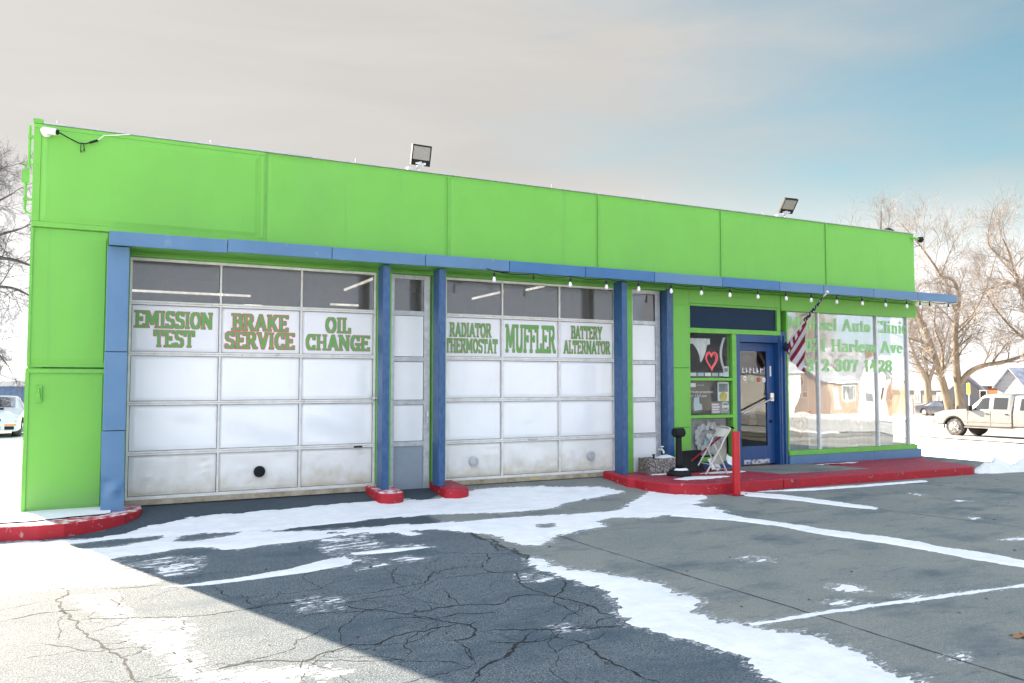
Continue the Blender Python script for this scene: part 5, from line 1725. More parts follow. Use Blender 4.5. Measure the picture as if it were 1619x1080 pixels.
piece('print', m_greyp, lambda b: b.box(-w + .04, w - .08, -.002, -.0005, .08, .2), t)
t, w, h = poster('notice', 'big white sheet in the right pane of the display window below the purple flower', 'notice', 15.24, 15.62, .66, 1.06, M['paper'])
piece('print', m_greyp, lambda b: b.box(-w + .05, w - .2, -.002, -.0005, .15, .17), t)
t = thing('red_flowers', 'bunch of red fabric roses on the ledge inside the display window', 'flowers', (13.22, YP + .10, .98))
piece('blooms', mat('crimson roses', (.30, .01, .05), .8, var=(.5, .1, .2), scale=20), lambda b: [b.lathe([(.0, 0), (.045, .012), (.0, .03)], (.06 * k - .12, .01 * (k % 2), .03 * math.sin(k * 2.1)), 8, 0, 'Y') for k in range(6)], t)
piece('ledge', M['paper'], lambda b: b.box(-.5, .3, -.03, .12, -.075, -.05), t)

t = thing('dry_leaf', 'brown fallen maple leaf lying on the concrete near the right corner', 'leaf', (6.42, -8.02, -.11), R(30))
piece('blade', M['leaf'], lambda b: b.face([((.05 + .035 * math.cos(5 * a * .2618)) * math.cos(a * .2618), (.05 + .035 * math.cos(5 * a * .2618)) * math.sin(a * .2618), .012 + .012 * math.sin(a)) for a in range(24)]), t)
piece('stalk', M['leaf'], lambda b: b.tube([(.04, 0, .01), (.11, .02, .012)], .003, 5), t)


# ---------------------------------------------------------------- trees
def grow(tr, tw, rng, p, d, r_, L, depth, droop=0.0, twig_r=.006):
    n = 4 if depth > 1 else 3
    pts, rad = [p.copy()], [r_]
    q, dd = p.copy(), d.copy()
    for k in range(n):
        dd = (dd + Vector((rng.gauss(0, .16), rng.gauss(0, .16), rng.gauss(.05 - droop, .13)))).normalized()
        q = q + dd * (L / n)
        pts.append(q.copy())
        rad.append(max(twig_r * .6, r_ * (1 - .62 * (k + 1) / n)))
    (tr if r_ > .045 else tw).tube(pts, rad, 6 if r_ > .10 else (5 if r_ > .03 else 3), cap=False)
    if depth <= 0 or L < .25:
        return
    kids = 5 if depth >= 2 else 4
    for k in range(kids):
        f = .25 + .75 * (k + rng.random() * .7) / kids
        i = min(n - 1, int(f * n))
        base = pts[i].lerp(pts[i + 1], f * n - i)
        axis = (pts[i + 1] - pts[i]).normalized()
        side = axis.orthogonal().normalized()
        side.rotate(Matrix.Rotation(rng.uniform(0, 6.283), 3, axis))
        nd = (axis * rng.uniform(.55, .95) + side * rng.uniform(.45, .9)).normalized()
        grow(tr, tw, rng, base, nd, max(twig_r, r_ * rng.uniform(.42, .60)), L * rng.uniform(.52, .74), depth - 1, droop, twig_r)


def tree(name, label, loc, limbs, seed, bark, twig, view, kid=(1.9, 3), start=.25, droop=0.0, group=None, twig_r=.006, gap=.9, scale=1.0, thick=.6):
    """limbs: lists of (u, h, depth, radius); u runs to the right as seen from the lot"""
    t = thing(name, label, 'tree', loc, 0, group)
    rng = random.Random(seed)
    tr, tw = MB(), MB()
    rx, ry = view
    for lb in limbs:
        P = [Vector((u * rx - dpt * ry, u * ry + dpt * rx, h)) * scale for u, h, dpt, r_ in lb]
        Rr = [q[3] * scale * thick for q in lb]
        # smooth the limb a little
        PP, RR = [], []
        for i in range(len(P) - 1):
            p0, p3 = P[max(0, i - 1)], P[min(len(P) - 1, i + 2)]
            for k in range(4):
                s = k / 4
                a = P[i] * (2 * s ** 3 - 3 * s ** 2 + 1) + P[i + 1] * (3 * s ** 2 - 2 * s ** 3) + (P[i + 1] - p0) * .5 * (s ** 3 - 2 * s ** 2 + s) + (p3 - P[i]) * .5 * (s ** 3 - s ** 2)
                PP.append(a)
                RR.append((Rr[i] + (Rr[i + 1] - Rr[i]) * s) * rng.uniform(.94, 1.06))
        PP.append(P[-1])
        RR.append(Rr[-1])
        tr.tube(PP, RR, 9)
        tot = sum((b - a).length for a, b in zip(PP[:-1], PP[1:]))
        acc, nxt = 0, tot * start
        for i in range(len(PP) - 1):
            seg = (PP[i + 1] - PP[i])
            acc += seg.length
            while acc >= nxt:
                axis = seg.normalized()
                side = axis.orthogonal().normalized()
                side.rotate(Matrix.Rotation(rng.uniform(0, 6.283), 3, axis))
                nd = (axis * rng.uniform(.3, .9) + side + Vector((0, 0, .35))).normalized()
                grow(tr, tw, rng, PP[i].copy(), nd, max(.02, min(.07, RR[i] * .4)), kid[0] * rng.uniform(.6, 1.25), kid[1], droop, twig_r)
                nxt += gap * rng.uniform(.6, 1.3)
        grow(tr, tw, rng, PP[-1], (PP[-1] - PP[-2]).normalized(), RR[-1], kid[0] * .75, kid[1], droop, twig_r)
    tr.build('trunk', bark, t, smooth=True)
    tw.build('crown', twig, t)
    return t


VR = (.892, -.452)      # rightwards as seen from the lot
K = .0437


def lim(px0, py0, pts, k):
    return [((x - px0) * k, (py0 - y) * k, d, r_) for x, y, d, r_ in pts]


big = tree('bare_tree', 'big bare tree with two pale leaning trunks behind the pickup truck', (53.2, 24.0, -1.0), [
    lim(1513, 664, [(1506, 668, 0, .62), (1501, 640, 0, .50), (1490, 606, -.2, .40), (1478, 572, -.4, .34), (1465, 532, -.5, .30), (1451, 503, -.6, .24), (1440, 480, -.6, .20), (1424, 450, -.8, .13)], K),
    lim(1513, 664, [(1518, 668, 0, .66), (1519, 640, 0, .50), (1518, 600, .2, .44), (1518, 560, .3, .36), (1520, 520, .4, .30), (1525, 490, .5, .27), (1529, 466, .6, .25), (1521, 440, .6, .19), (1503, 432, .7, .16), (1494, 415, .8, .13), (1475, 384, 1.0, .09), (1458, 362, 1.0, .06), (1443, 345, 1.0, .035)], K),
    lim(1513, 664, [(1521, 606, .2, .34), (1531, 588, -.3, .30), (1545, 578, -.9, .26), (1568, 573, -1.4, .23), (1590, 565, -1.8, .19), (1606, 555, -2.0, .15), (1640, 546, -2.4, .09)], K),
    lim(1513, 664, [(1479, 575, -.4, .22), (1470, 545, 0, .18), (1452, 535, .6, .14), (1436, 528, 1.2, .10), (1420, 518, 1.6, .06)], K),
    lim(1513, 664, [(1491, 608, -.2, .24), (1502, 588, .8, .22), (1508, 574, 1.2, .17), (1512, 548, 1.6, .13), (1504, 515, 1.8, .10), (1508, 480, 2.0, .06)], K),
    lim(1513, 664, [(1524, 492, .5, .16), (1510, 492, -.4, .12), (1498, 482, -1, .09), (1488, 462, -1.3, .05)], K),
    lim(1513, 664, [(1520, 520, .4, .13), (1536, 495, -.6, .10), (1550, 455, -1.2, .07), (1558, 420, -1.5, .04)], K),
    lim(1513, 664, [(1503, 432, .7, .07), (1508, 405, .2, .05), (1517, 380, 0, .03)], K),
    lim(1513, 664, [(1485, 400, .9, .06), (1466, 385, .3, .05), (1440, 395, -.2, .03)], K),
], 11, M['bark'], M['twig'], VR, kid=(2.0, 3), start=.30, group='bare trees along the far street', gap=.5)

tree('bare_tree', 'smaller bare tree behind the grey sedan and before the white bungalow', (80.0, 45.3, -1.9), [
    lim(1468, 655, [(1469, 660, 0, .75), (1468, 625, 0, .62), (1466, 600, 0, .60), (1455, 570, .5, .34), (1449, 545, .8, .24), (1438, 515, 1, .16)], .0683),
    lim(1468, 655, [(1469, 605, 0, .40), (1477, 575, -.4, .30), (1486, 560, -.8, .24), (1490, 535, -1, .16), (1500, 505, -1, .08)], .0683),
    lim(1468, 655, [(1467, 605, 0, .36), (1470, 570, .6, .26), (1468, 540, 1, .2), (1460, 505, 1.2, .1)], .0683),
], 23, M['bark'], M['twig'], VR, kid=(2.8, 3), start=.4, group='bare trees along the far street', gap=.9, twig_r=.009)

tree('bare_tree', 'bare tree reaching in from the right edge behind the pickup truck', (54.4, 17.8, -1.0), [
    lim(1680, 664, [(1680, 668, 0, .6), (1672, 620, 0, .5), (1655, 560, 0, .42), (1640, 505, 0, .34), (1630, 470, .2, .3), (1620, 440, .3, .20), (1616, 415, .4, .12), (1608, 395, .4, .07)], K),
    lim(1680, 664, [(1640, 505, 0, .22), (1620, 470, -.4, .18), (1598, 462, -.7, .14), (1570, 470, -1, .1), (1550, 480, -1.2, .06)], K),
    lim(1680, 664, [(1618, 430, .3, .12), (1600, 415, .6, .10), (1592, 400, .8, .07), (1592, 382, .8, .05)], K),
    lim(1680, 664, [(1655, 560, 0, .2), (1625, 530, .6, .14), (1605, 500, 1, .10), (1590, 470, 1.2, .06)], K),
    lim(1680, 664, [(1655, 560, 0, .2), (1700, 500, .6, .14), (1720, 440, 1, .10)], K),
], 31, M['bark'], M['twig'], VR, kid=(2.0, 3), start=.35, group='bare trees along the far street', gap=.5)

tree('bare_tree', 'slim bare treetop rising above the right end of the green roof', (43.9, 22.4, -1.0), [
    [(0, 0, 0, .20), (.1, 5, 0, .16), (-.1, 9.6, 0, .12), (0, 12.2, 0, .075), (.05, 13.4, 0, .04)],
    [(-.05, 10.6, 0, .06), (-.7, 11.6, .2, .04), (-1.9, 12.2, .3, .025)],
    [(0, 11, 0, .05), (.5, 12.1, .2, .03), (.7, 13.2, .2, .02)],
], 41, M['bark_grey'], M['twig'], VR, kid=(1.15, 2), start=.62, group='bare trees along the far street', gap=.3)

tree('bare_tree', 'grey bare tree spreading in from the left edge beyond the shop', (-4.9, 30.5, -.35), [
    [(-1.2, 0, 0, .42), (-1.0, 3.4, 0, .36), (-.3, 6.3, 0, .30), (.05, 8.4, 0, .22), (-.1, 10.2, .2, .14), (.4, 12.2, .3, .06)],
    [(-1.0, 4.2, 0, .2), (-.2, 5.0, -.4, .14), (.8, 5.0, -.7, .10), (1.6, 4.4, -.9, .06), (2.2, 3.7, -1, .035)],
    [(-.3, 6.3, 0, .18), (.6, 7.3, .4, .12), (1.5, 7.5, .7, .09), (2.7, 7.1, .9, .05)],
    [(0, 8.0, 0, .14), (.8, 9.1, -.4, .09), (1.7, 9.7, -.6, .06), (2.5, 10.1, -.7, .035)],
    [(-.2, 7.0, 0, .14), (.7, 8.3, .5, .09), (1.9, 8.8, .7, .05)],
    [(-.6, 5.4, 0, .14), (.5, 6.1, .6, .10), (1.6, 6.2, .9, .07), (2.8, 5.6, 1, .04)],
    [(-.1, 9.6, 0, .1), (.5, 10.9, .3, .06), (1.4, 11.6, .5, .035)],
    [(-1.0, 3.6, 0, .14), (-.1, 3.9, .5, .1), (.9, 3.5, .7, .06), (1.6, 2.7, .8, .03)],
], 53, M['bark_grey'], M['twig_grey'], VR, kid=(1.35, 3), start=.25, droop=.05, gap=.42, thick=.85)

# ---------------------------------------------------------------- vehicles
m_silver = mat('silver car paint', (.28, .27, .25), .3, metal=.4, var=(.23, .22, .2), scale=3)
m_grime = zdirt(mat('grimy silver car paint', (.29, .295, .30), .34, metal=.25, var=(.24, .24, .245), scale=3), (.21, .20, .185), .2, 1.0, .6)
m_greycar = zdirt(mat('slate grey car paint', (.055, .065, .085), .28, metal=.3), (.20, .18, .16), .1, .6, .6)
m_whitecar = mat('white car paint', (.62, .66, .70), .28, var=(.55, .58, .62), scale=3)
m_tyre = mat('tyre', (.02, .02, .02), .85, var=(.20, .19, .18), scale=5)
m_rim = mat('alloy rim', (.50, .50, .50), .35, metal=.6)
m_lamp = mat('headlamp', (.55, .57, .60), .12)
m_amber = mat('amber lamp', (.75, .25, .03), .25)
m_tail = mat('tail lamp', (.35, .01, .01), .2)


def interp(tab, x):
    for (a, b) in zip(tab[:-1], tab[1:]):
        if x <= b[0]:
            f = (x - a[0]) / (b[0] - a[0]) if b[0] > a[0] else 0
            return [p + (q - p) * f for p, q in zip(a[1:], b[1:])]
    return list(tab[-1][1:])


def car(name, label, loc, rotz, tab, paint, wheels, R_, wins, screens, extras, lights, group=None, rim_dark=False, wt=.22):
    """tab rows: x, half width, underside z, shoulder z, top z, top half width; the nose is at +x"""
    t = thing(name, label, 'truck' if 'truck' in name else 'car', loc, rotz, group)
    x0, x1 = tab[0][0], tab[-1][0]
    NX = 64

    def sect(x):
        hw, zb, zs, zt, tw = interp(tab, x)
        arch = 0
        for wx in wheels:
            q = 1 - ((x - wx) / (R_ * 1.20)) ** 2
            if q > 0:
                arch = max(arch, R_ * 1.20 * math.sqrt(q))
        zb2 = max(zb, R_ + arch) if arch else zb
        zm = zb2 + (zs - zb2) * .55
        return [(hw * .93, zb2), (hw, zb2 + (zs - zb2) * .10), (hw, zm), (hw * .985, zs - .02), (hw * .955, zs), (tw + (hw * .955 - tw) * .06, zs + (zt - zs) * .86), (tw * .93, zt - (zt - zs) * .03), (tw * .5, zt + .012), (0, zt + .018)]
    b = MB()
    xs = sorted(set([x0 + (x1 - x0) * k / NX for k in range(NX + 1)] + [q[0] for q in tab]))
    rows = []
    for x in xs:
        s = sect(x)
        ring = [(x, -y, z) for y, z in s] + [(x, y, z) for y, z in reversed(s[:-1])]
        n = len(b.v)
        b.v += ring
        rows.append((n, len(ring)))
    for (a, n), (c, _) in zip(rows[:-1], rows[1:]):
        for k in range(n - 1):
            b.f.append((a + k, c + k, c + k + 1, a + k + 1))
            b.m.append(0)
        b.f.append((a + n - 1, c + n - 1, c, a))
        b.m.append(1)
    for a, n in (rows[0], rows[-1]):
        b.f.append(tuple(range(a, a + n)))
        b.m.append(0)
    body = b.build('body', [paint, M['black']], t, angle=32)

    def side(x, f, sgn, off=.008):
        s = sect(x)
        (y0, z0), (y1, z1) = s[4], s[5]
        return (x, sgn * (y0 + (y1 - y0) * f + off), z0 + (z1 - z0) * f)
    for w in wins:
        for sgn in (-1, 1):
            piece('side_window', G_CAR if True else None, lambda bb: bb.grid(lambda u, v: side(w[0][0] + (w[1][0] - w[0][0]) * u if False else (w[0][0] * (1 - u) + w[1][0] * u) * (1 - v) + (w[3][0] * (1 - u) + w[2][0] * u) * v, .08 + .84 * v, sgn), 8, 6), t)
    for xa, xb, ia, ib in screens:
        def scr(u, v):
            x = xa + (xb - xa) * v
            s = sect(x)
            y = (u - .5) * 2
            hw = s[6][0] * .93
            nrm = .012
            return (x + (nrm if xb < xa else -nrm), y * hw, interp(tab, x)[3] + .022 - .02 * abs(y) ** 3)
        piece('windscreen' if xb < xa else 'rear_window', G_CAR, lambda bb: bb.grid(scr, 8, 8), t)
    tabw = interp(tab, wheels[0])[0]
    for wx in wheels:
        for sgn in (-1, 1):
            yo = sgn * (tabw - .03)
            yi = sgn * (tabw - .03 - wt)
            tt = piece('wheel', m_tyre, lambda bb: bb.tube([(wx, yi, R_), (wx, yi + sgn * .03, R_), (wx, yo - sgn * .03, R_), (wx, yo, R_)], [R_ * .93, R_, R_, R_ * .90], 28), t, angle=30)
            ry = yo + sgn * .004

            def rim(bb):
                bb.tube([(wx, ry - sgn * .02, R_), (wx, ry + sgn * .001, R_)], [R_ * .63, R_ * .60], 24)
                for k in range(6):
                    a = k * math.pi / 3 + .2
                    c, s_ = math.cos(a), math.sin(a)
                    bb.tube([(wx + R_ * .08 * c, ry + sgn * .012, R_ + R_ * .08 * s_), (wx + R_ * .56 * c, ry + sgn * .008, R_ + R_ * .56 * s_)], [R_ * .10, R_ * .12], 5)
                bb.tube([(wx, ry, R_), (wx, ry + sgn * .03, R_)], [R_ * .15, R_ * .12], 12)
            piece('rim', m_rim, rim, tt)
            piece('arch_trim', M['black'], lambda bb: bb.tube([(wx + R_ * 1.15 * math.cos(R(a)), sgn * (tabw - .01), R_ + R_ * 1.15 * math.sin(R(a))) for a in range(-8, 189, 14)], .03, 6), t)
            piece('wheel_well', M['gap'], lambda bb: bb.tube([(wx, sgn * (tabw - .30), R_ * 1.05), (wx, sgn * (tabw - .28), R_ * 1.05)], R_ * 1.18, 20), t)
    for nm, m_, fn in extras:
        piece(nm, m_, fn, t, bevel=.01)
    for nm, m_, fn in lights:
        piece(nm, m_, fn, t, bevel=.008)
    return t


# pickup: nose towards +Y of the world
pk = [(-3.65, .98, .55, 1.02, 1.70, .84), (-3.6, 1.0, .50, 1.16, 1.84, .84), (-2.0, 1.0, .48, 1.18, 1.86, .84), (-1.32, 1.0, .48, 1.18, 1.86, .84), (-1.30, 1.0, .48, 1.16, 1.82, .80), (-1.295, .93, .48, 1.10, 1.50, .70), (-1.225, .93, .46, 1.10, 1.50, .70), (-1.22, 1.0, .46, 1.19, 1.82, .76), (-1.1, 1.0, .44, 1.20, 1.89, .79), (-.3, 1.0, .42, 1.20, 1.91, .80), (.05, 1.0, .42, 1.19, 1.87, .79), (.18, 1.0, .42, 1.18, 1.80, .77), (.74, 1.0, .42, 1.17, 1.25, .84), (1.0, 1.0, .44, 1.15, 1.215, .89), (1.9, .99, .48, 1.09, 1.14, .88), (2.2, .96, .48, 1.0, 1.06, .84), (2.36, .90, .50, .84, .86, .80)]
sides = [('left', 1), ('right', -1)]


def both(nm, m_, x0, x1, y0, y1, z0, z1):
    """one part for each flank"""
    return [(nm, m_, (lambda b, s=s: b.box(x0, x1, min(s * y0, s * y1), max(s * y0, s * y1), z0, z1))) for s in (1, -1)]


truck = car('pickup_truck', 'dusty silver crew cab pickup truck cut by the right edge of the picture', (36.07, 10.55, -.80), R(90), pk, m_grime, [1.38, -2.5], .40,
            [[(.50, 0), (-.22, 0), (-.22, 1), (.14, 1)], [(-.42, 0), (-1.02, 0), (-1.02, 1), (-.42, 1)], [(-1.55, 0), (-3.3, 0), (-3.2, 1), (-1.6, 1)]],
            [(.70, .22, 0, 1)],
            both('running_board', m_silver, -1.8, .85, .96, 1.06, .40, .45)
            + both('door_seam', M['gap'], .70, .712, .997, 1.004, .55, 1.15) + both('door_seam', M['gap'], -.325, -.313, .997, 1.004, .50, 1.17)
            + both('door_handle', M['black'], -.25, -.10, 1.0, 1.025, 1.02, 1.06) + both('door_handle', M['black'], -1.10, -.95, 1.0, 1.025, 1.02, 1.06)
            + both('wing_mirror', M['black'], .48, .62, .985, 1.20, 1.16, 1.38)
            + both('flank_trim', m_silver, -1.2, .95, .998, 1.012, .66, .70)
            + [('front_bumper', m_silver, lambda b: b.box(2.30, 2.46, -.92, .92, .50, .74)),
               ('grille', M['black'], lambda b: b.box(2.33, 2.40, -.50, .50, .76, .98))],
            both('headlight', m_lamp, 2.12, 2.33, .62, .93, .80, 1.0) + both('tail_light', m_tail, -3.67, -3.60, .82, .97, .74, 1.1))

sd = [(-2.38, .80, .40, .80, .82, .70), (-2.30, .86, .30, .92, .96, .74), (-1.75, .90, .24, .95, 1.02, .72), (-1.55, .90, .22, .95, 1.06, .70), (-.75, .91, .20, .94, 1.40, .60), (-.2, .91, .20, .93, 1.45, .61), (.25, .91, .20, .93, 1.43, .60), (1.15, .90, .20, .92, .98, .74), (1.35, .90, .22, .90, .96, .76), (2.05, .87, .24, .80, .84, .74), (2.32, .78, .30, .66, .70, .66), (2.42, .66, .34, .58, .60, .58)]
car('sedan', 'dark grey sedan parked across the street behind the pickup truck', (72.9, 38.75, -1.62), R(-90), sd, m_greycar, [1.40, -1.36], .33,
    [[(.95, 0), (-.25, 0), (-.25, 1), (.32, 1)], [(-.33, 0), (-1.42, 0), (-.80, 1), (-.33, 1)]],
    [(1.10, .32, 0, 1), (-1.5, -.82, 0, 1)],
    both('door_handle', M['black'], -.22, -.07, .90, .925, .80, .83) + both('door_handle', M['black'], -1.1, -.95, .90, .925, .80, .83) + both('wing_mirror', m_greycar, .74, .90, .90, 1.08, .95, 1.08)
    + both('door_seam', M['gap'], -.298, -.282, .905, .914, .3, .9) + both('door_seam', M['gap'], .942, .958, .895, .914, .3, .9),
    [('tail_light', m_tail, lambda b: b.box(-2.40, -2.28, .45, .84, .76, .88)), ('tail_light', m_tail, lambda b: b.box(-2.40, -2.28, -.84, -.45, .76, .88)),
     ('headlight', m_lamp, lambda b: b.box(2.16, 2.34, .45, .80, .60, .70)), ('headlight', m_lamp, lambda b: b.box(2.16, 2.34, -.80, -.45, .60, .70))])

wc = [(-2.25, .74, .40, .80, .86, .62), (-2.15, .82, .28, .92, .98, .70), (-1.5, .86, .22, .95, 1.04, .68), (-.8, .87, .20, .94, 1.36, .58), (-.3, .87, .20, .93, 1.41, .60), (.12, .87, .20, .93, 1.39, .60), (.98, .87, .20, .92, .99, .70), (1.2, .87, .22, .89, .95, .72), (1.95, .85, .24, .78, .83, .72), (2.18, .80, .22, .68, .72, .68), (2.28, .72, .22, .60, .62, .60)]
car('sedan', 'white compact car seen head on at the left edge beside the green wall', (-2.66, 23.2, -.30), R(-90), wc, m_whitecar, [1.34, -1.28], .31,
    [[(.78, 0), (-.30, 0), (-.30, 1), (.15, 1)], [(-.38, 0), (-1.35, 0), (-.78, 1), (-.38, 1)]],
    [(.94, .18, 0, 1), (-1.5, -.82, 0, 1)],
    [('front_bumper', m_whitecar, lambda b: b.box(2.12, 2.36, -.80, .80, .24, .55)),
     ('bumper_mouth', M['black'], lambda b: b.box(2.34, 2.38, -.30, .30, .27, .42)),
     ('number_plate', M['paper'], lambda b: b.box(2.37, 2.40, -.26, .26, .42, .53)),
     ('grille', M['black'], lambda b: b.box(2.22, 2.31, -.30, .30, .585, .66)),
     ('hood_scoop', M['black'], lambda b: b.box(1.20, 1.34, -.28, .28, .95, 1.01))] + both('wing_mirror', m_whitecar, .62, .74, .86, 1.03, .94, 1.06),
    [('headlight', m_lamp, lambda b: b.box(2.05, 2.24, .40, .78, .575, .72)), ('headlight', m_lamp, lambda b: b.box(2.05, 2.24, -.78, -.40, .575, .72)),
     ('indicator', m_amber, lambda b: b.box(2.34, 2.375, .42, .76, .43, .48)), ('indicator', m_amber, lambda b: b.box(2.34, 2.375, -.76, -.42, .43, .48)),
     ('fog_light', M['black'], lambda b: b.box(2.34, 2.375, .42, .70, .29, .41)), ('fog_light', M['black'], lambda b: b.box(2.34, 2.375, -.70, -.42, .29, .41))])

# ---------------------------------------------------------------- houses, shed, wires, post
m_side_w = mat('white clapboard', (.18, .18, .182), .7, var=(.145, .145, .15), scale=1.5, stretch=(.2, .2, 6))
m_side_g = mat('grey clapboard', (.36, .36, .37), .7, var=(.31, .31, .32), scale=1.5, stretch=(.2, .2, 6))
m_brick = mat('orange brick', (.30, .13, .055), .85, var=(.24, .10, .045), scale=8)
m_tan = mat('tan brick', (.40, .29, .18), .85, var=(.32, .23, .14), scale=6)
m_roof_s = mat('snow dusted roof', (.46, .48, .54), .8, var=(.22, .23, .28), scale=1.2, stretch=(.6, .6, 2))
m_trim = mat('white house trim', (.68, .68, .67), .6)


def house(name, label, loc, rotz, w, dpt, eave, rise, wall_m, wins, door=None, gable=None, brick=None, chimney=None, group=None):
    """front faces -y in the house's own space, x runs along the front"""
    t = thing(name, label, 'house', loc, rotz, group)
    piece('wall', wall_m, lambda b: (b.box(-w / 2, w / 2, 0, dpt, -1.2, eave), [b.face([(s * w / 2, 0, eave), (s * w / 2, dpt, eave), (s * w / 2, dpt / 2, eave + rise)]) for s in (-1, 1)]), t)

    def rf(b):
        o = .4
        ez = eave - o * rise / (dpt / 2)
        for y0, y1 in ((-o, dpt / 2), (dpt + o, dpt / 2)):
            A, B_ = (-w / 2 - o, y0, ez), (w / 2 + o, y0, ez)
            C_, D = (w / 2 + o, y1, eave + rise), (-w / 2 - o, y1, eave + rise)
            up = Vector((0, 0, .16))
            lo = [Vector(q) + Vector((0, 0, .02)) for q in (A, B_, C_, D)]
            hi = [q + up for q in lo]
            b.face(hi if y0 < y1 else hi[::-1])
            b.face(lo[::-1] if y0 < y1 else lo)
            for i in range(4):
                j = (i + 1) % 4
                b.face([lo[i], lo[j], hi[j], hi[i]])
    roof = piece('roof', m_roof_s, rf, t)
    if chimney:
        piece('chimney', m_brick, lambda b: b.box(chimney - .35, chimney + .35, dpt / 2 + .2, dpt / 2 + .8, eave + rise - .6, eave + rise + 1.0), roof)
    for x, z, ww, hh in wins:
        f = piece('window', m_trim, lambda b: (b.box(x - ww / 2 - .09, x + ww / 2 + .09, -.07, -.003, z - .09, z), b.box(x - ww / 2 - .09, x + ww / 2 + .09, -.07, -.003, z + hh, z + hh + .09), b.box(x - ww / 2 - .09, x - ww / 2, -.07, -.003, z + .001, z + hh - .001), b.box(x + ww / 2, x + ww / 2 + .09, -.07, -.003, z + .001, z + hh - .001), b.box(x - .03, x + .03, -.06, -.003, z + .001, z + hh - .001)), t)
        piece('pane', G_HOUSE, lambda b: b.box(x - ww / 2 + .001, x + ww / 2 - .001, -.03, -.004, z + .002, z + hh - .002), f)
    if door:
        f = piece('door', m_trim, lambda b: b.box(door - .5, door + .5, -.05, -.003, .1, 2.25), t)
        piece('handle', M['steel'], lambda b: b.box(door + .32, door + .40, -.08, -.051, 1.1, 1.2), f)
    if gable:
        gx, gw = gable

        def gb(b):
            b.box(gx - gw / 2, gx + gw / 2, -1.6, -.005, -1.2, eave - .1)
            b.face([(gx - gw / 2, -1.6, eave - .1), (gx + gw / 2, -1.6, eave - .1), (gx, -1.6, eave + rise * .72)])
        gp = piece('porch_bay', wall_m, gb, t)

        def gr_(b):
            for s in (-1, 1):
                A, B_ = Vector((gx + s * (gw / 2 + .35), -2.0, eave - .1 - .3 * rise * .72 / (gw / 2))), Vector((gx, -2.0, eave + rise * .72 + .05))
                C_, D = Vector((gx, dpt / 2 - .2, eave + rise * .72 + .05)), Vector((gx + s * (gw / 2 + .35), dpt / 2 - .2, A.z))
                up = Vector((0, 0, .14))
                lo, hi = [A, B_, C_, D], [q + up for q in (A, B_, C_, D)]
                b.face(hi)
                b.face(lo)
                for i in range(4):
                    j = (i + 1) % 4
                    b.face([lo[i], lo[j], hi[j], hi[i]])
        piece('porch_roof', m_roof_s, gr_, gp)
        f = piece('window', m_trim, lambda b: (b.box(gx - .75, gx + .75, -1.66, -1.604, .95, 2.2)), gp)
        piece('pane', G_HOUSE, lambda b: b.box(gx - .65, gx + .65, -1.69, -1.665, 1.03, 2.12), f)
    if brick:
        piece('brick_panel', m_brick, lambda b: b.box(brick[0], brick[1], -.06, -.003, -.5, eave - .15), t)
    return t


HG = 'houses across the far street'
house('house', 'long white bungalow with snowy roof behind the big bare tree', (82.5, 50.6, -2.45), R(-90), 11.6, 5.5, 3.4, 1.5, m_side_w, [(5.05, 1.75, .85, 1.2), (2.2, 1.9, .6, 1.3), (-2.2, 1.6, 1.4, 1.2)], door=1.0, group=HG)
house('house', 'grey bungalow with orange brick panel and gabled porch at the right edge', (90.5, 43.0, -2.55), R(-90), 9.0, 9, 3.95, 2.35, m_side_g, [(-3.3, 1.5, 1.5, 1.7), (-.75, 1.4, .45, 2.0)], gable=(1.15, 2.9), brick=(-2.35, -1.05), group=HG)
house('house', 'farther white house half hidden at the far right behind the pickup truck', (92.0, 24.5, -2.55), R(-90), 12, 9, 3.6, 2.6, m_side_w, [(-3, 1.4, 1.6, 1.4), (2, 1.4, 1.4, 1.4)], door=0, group=HG)
HR = 'houses behind the photographer seen in the shop glass'
house('house', 'white gabled house reflected in the middle of the display window', (74.5, -49, -1.4), R(180), 9, 9, 3.6, 3.0, m_trim, [(-3, 1.2, 1.4, 1.4), (3, 1.2, 1.4, 1.4)], door=-1.6, gable=(1, 4.5), group=HR)
house('house', 'pale orange brick house reflected in the left half of the display window', (67.6, -46, -1.2), R(180), 3.2, 7, 2.9, 1.4, mat('pale orange brick', (.36, .25, .18), .85, var=(.30, .20, .14), scale=6), [(-.9, 1.2, .6, 1.3)], door=.7, group=HR)
house('house', 'tan brick house reflected in the right pane of the display window', (82.5, -48, -1.6), R(180), 7.5, 9, 3.6, 2.6, m_tan, [(-2.4, 1.2, 1.4, 1.4), (2.2, 1.2, 1.4, 1.4)], door=0, chimney=2, group=HR)
house('house', 'long white house reflected in the blue door glass', (57, -49, -1.0), R(180), 15, 9, 3.6, 2.6, m_trim, [(-4, 1.2, 1.6, 1.4), (3.2, 1.2, 1.6, 1.4)], door=0, group=HR)


def clone_tree(src, loc, rz, s, label, group):
    o = src.copy()
    C.objects.link(o)
    o.location, o.rotation_euler, o.scale = loc, (0, 0, rz), (s, s, s)
    setp(o, label, 'tree', group)
    for ch in list(src.children):
        c = ch.copy()
        C.objects.link(c)
        c.parent = o
    return o


for x, y, rz, s, lb in ((69, -52, 1.0, .95, 'bare tree reflected between the pale orange and the white house in the shop glass'), (79, -60, 2.6, 1.05, 'bare tree reflected at the right side of the display window'), (56, -60, 4.0, .95, 'bare tree reflected in the entrance window beside the blue door')):
    clone_tree(big, (x, y, -1.2), rz, s, lb, 'trees behind the photographer seen in the shop glass')

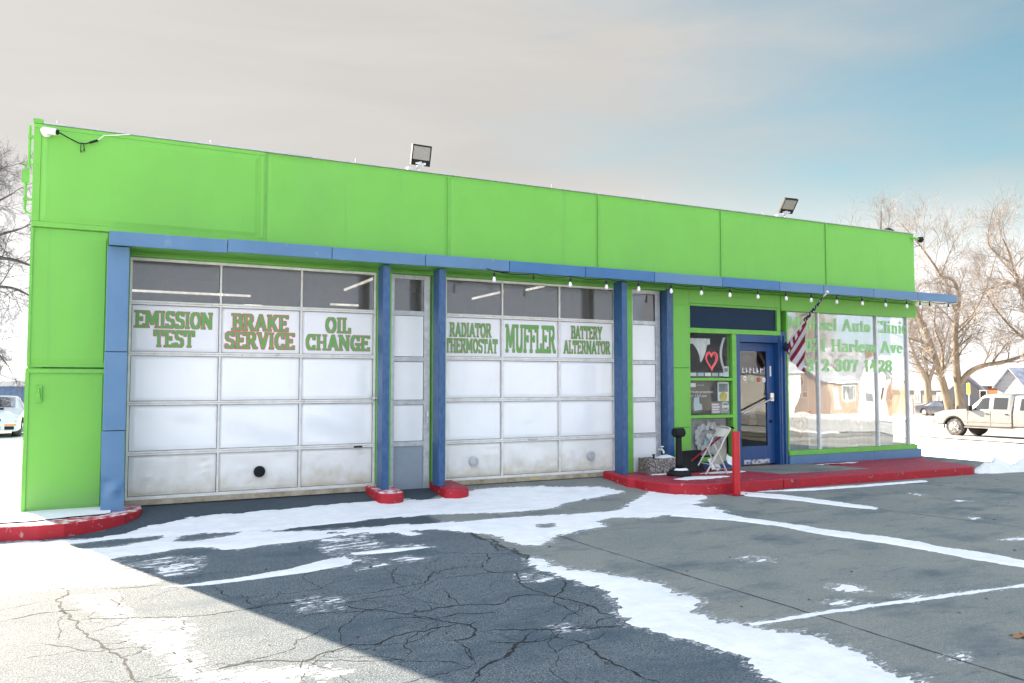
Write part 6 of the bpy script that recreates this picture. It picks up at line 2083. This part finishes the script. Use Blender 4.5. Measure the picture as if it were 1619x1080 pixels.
m_blue_rib = mat('blue ribbed sheet', (.10, .17, .33), .5, var=(.13, .21, .38), scale=4)
t = thing('shed', 'blue ribbed metal shed with snowy roof beyond the white compact car', 'shed', (-6.5, 40, -.42))
piece('wall', m_blue_rib, lambda b: (b.box(-9, 4.6, 0, 7, -.3, 1.86), [b.box(-9 + .28 * k, -8.88 + .28 * k, -.04, -.001, -.3, 1.86) for k in range(48)]), t)
piece('roof', m_roof_s, lambda b: b.prism([(-9.4, -.5), (5.0, -.5), (5.0, 7.4), (-9.4, 7.4)], lambda x, y: 1.87 + .16 * (y + .5), lambda x, y: 2.10 + .16 * (y + .5)), t)
piece('fascia', M['cap'], lambda b: b.box(-9.4, 5.0, -.56, -.503, 1.82, 2.06), t)
piece('gutter_pipe', M['galv'], lambda b: b.tube([(2.2, -.7, 3.0), (2.2, -.62, 2.45), (2.9, -.6, 2.15), (3.4, -.6, 2.05)], .05, 8), t)
t = thing('chain_link_fence', 'grey chain link fence above the snowy shed roof at the left edge', 'fence', (-7, 48.5, -.6))


def links(b):
    for k in range(60):
        x = -6 + .22 * k
        b.tube([(x, 0, 3.2), (x + .8, 0, 4.0)], .012, 4, cap=False)
        b.tube([(x + .8, .01, 3.2), (x, .01, 4.0)], .012, 4, cap=False)


piece('mesh', M['galv'], links, t)
for x in (-6, -2, 2, 6):
    piece('post', M['galv'], lambda b: b.tube([(x, .05, 0), (x, .05, 4.1)], .04, 8), t)
t = thing('utility_sign', 'small yellow sign plate just right of the big bare tree', 'sign', (60, 27.57, -1.3))
piece('post', M['galv'], lambda b: b.tube([(0, 0, 0), (0, 0, 2.9)], .04, 8), t)
piece('plate', mat('yellow plate', (.70, .62, .05), .5), lambda b: b.box(-.06, -.051, -.14, .14, 2.0, 2.85), t)
for z0, lb in ((9.3, 'upper thin utility wire crossing behind the bare trees'), (8.2, 'lower thin utility wire crossing behind the bare trees')):
    o = MB().tube([(62, 110 - 13 * k, z0 - .45 * math.sin(math.pi * (k % 4) / 4) * 1.0) for k in range(22)], .022, 5).build('utility_wire', M['black'])
    setp(o, lb, 'wire', 'utility wires')
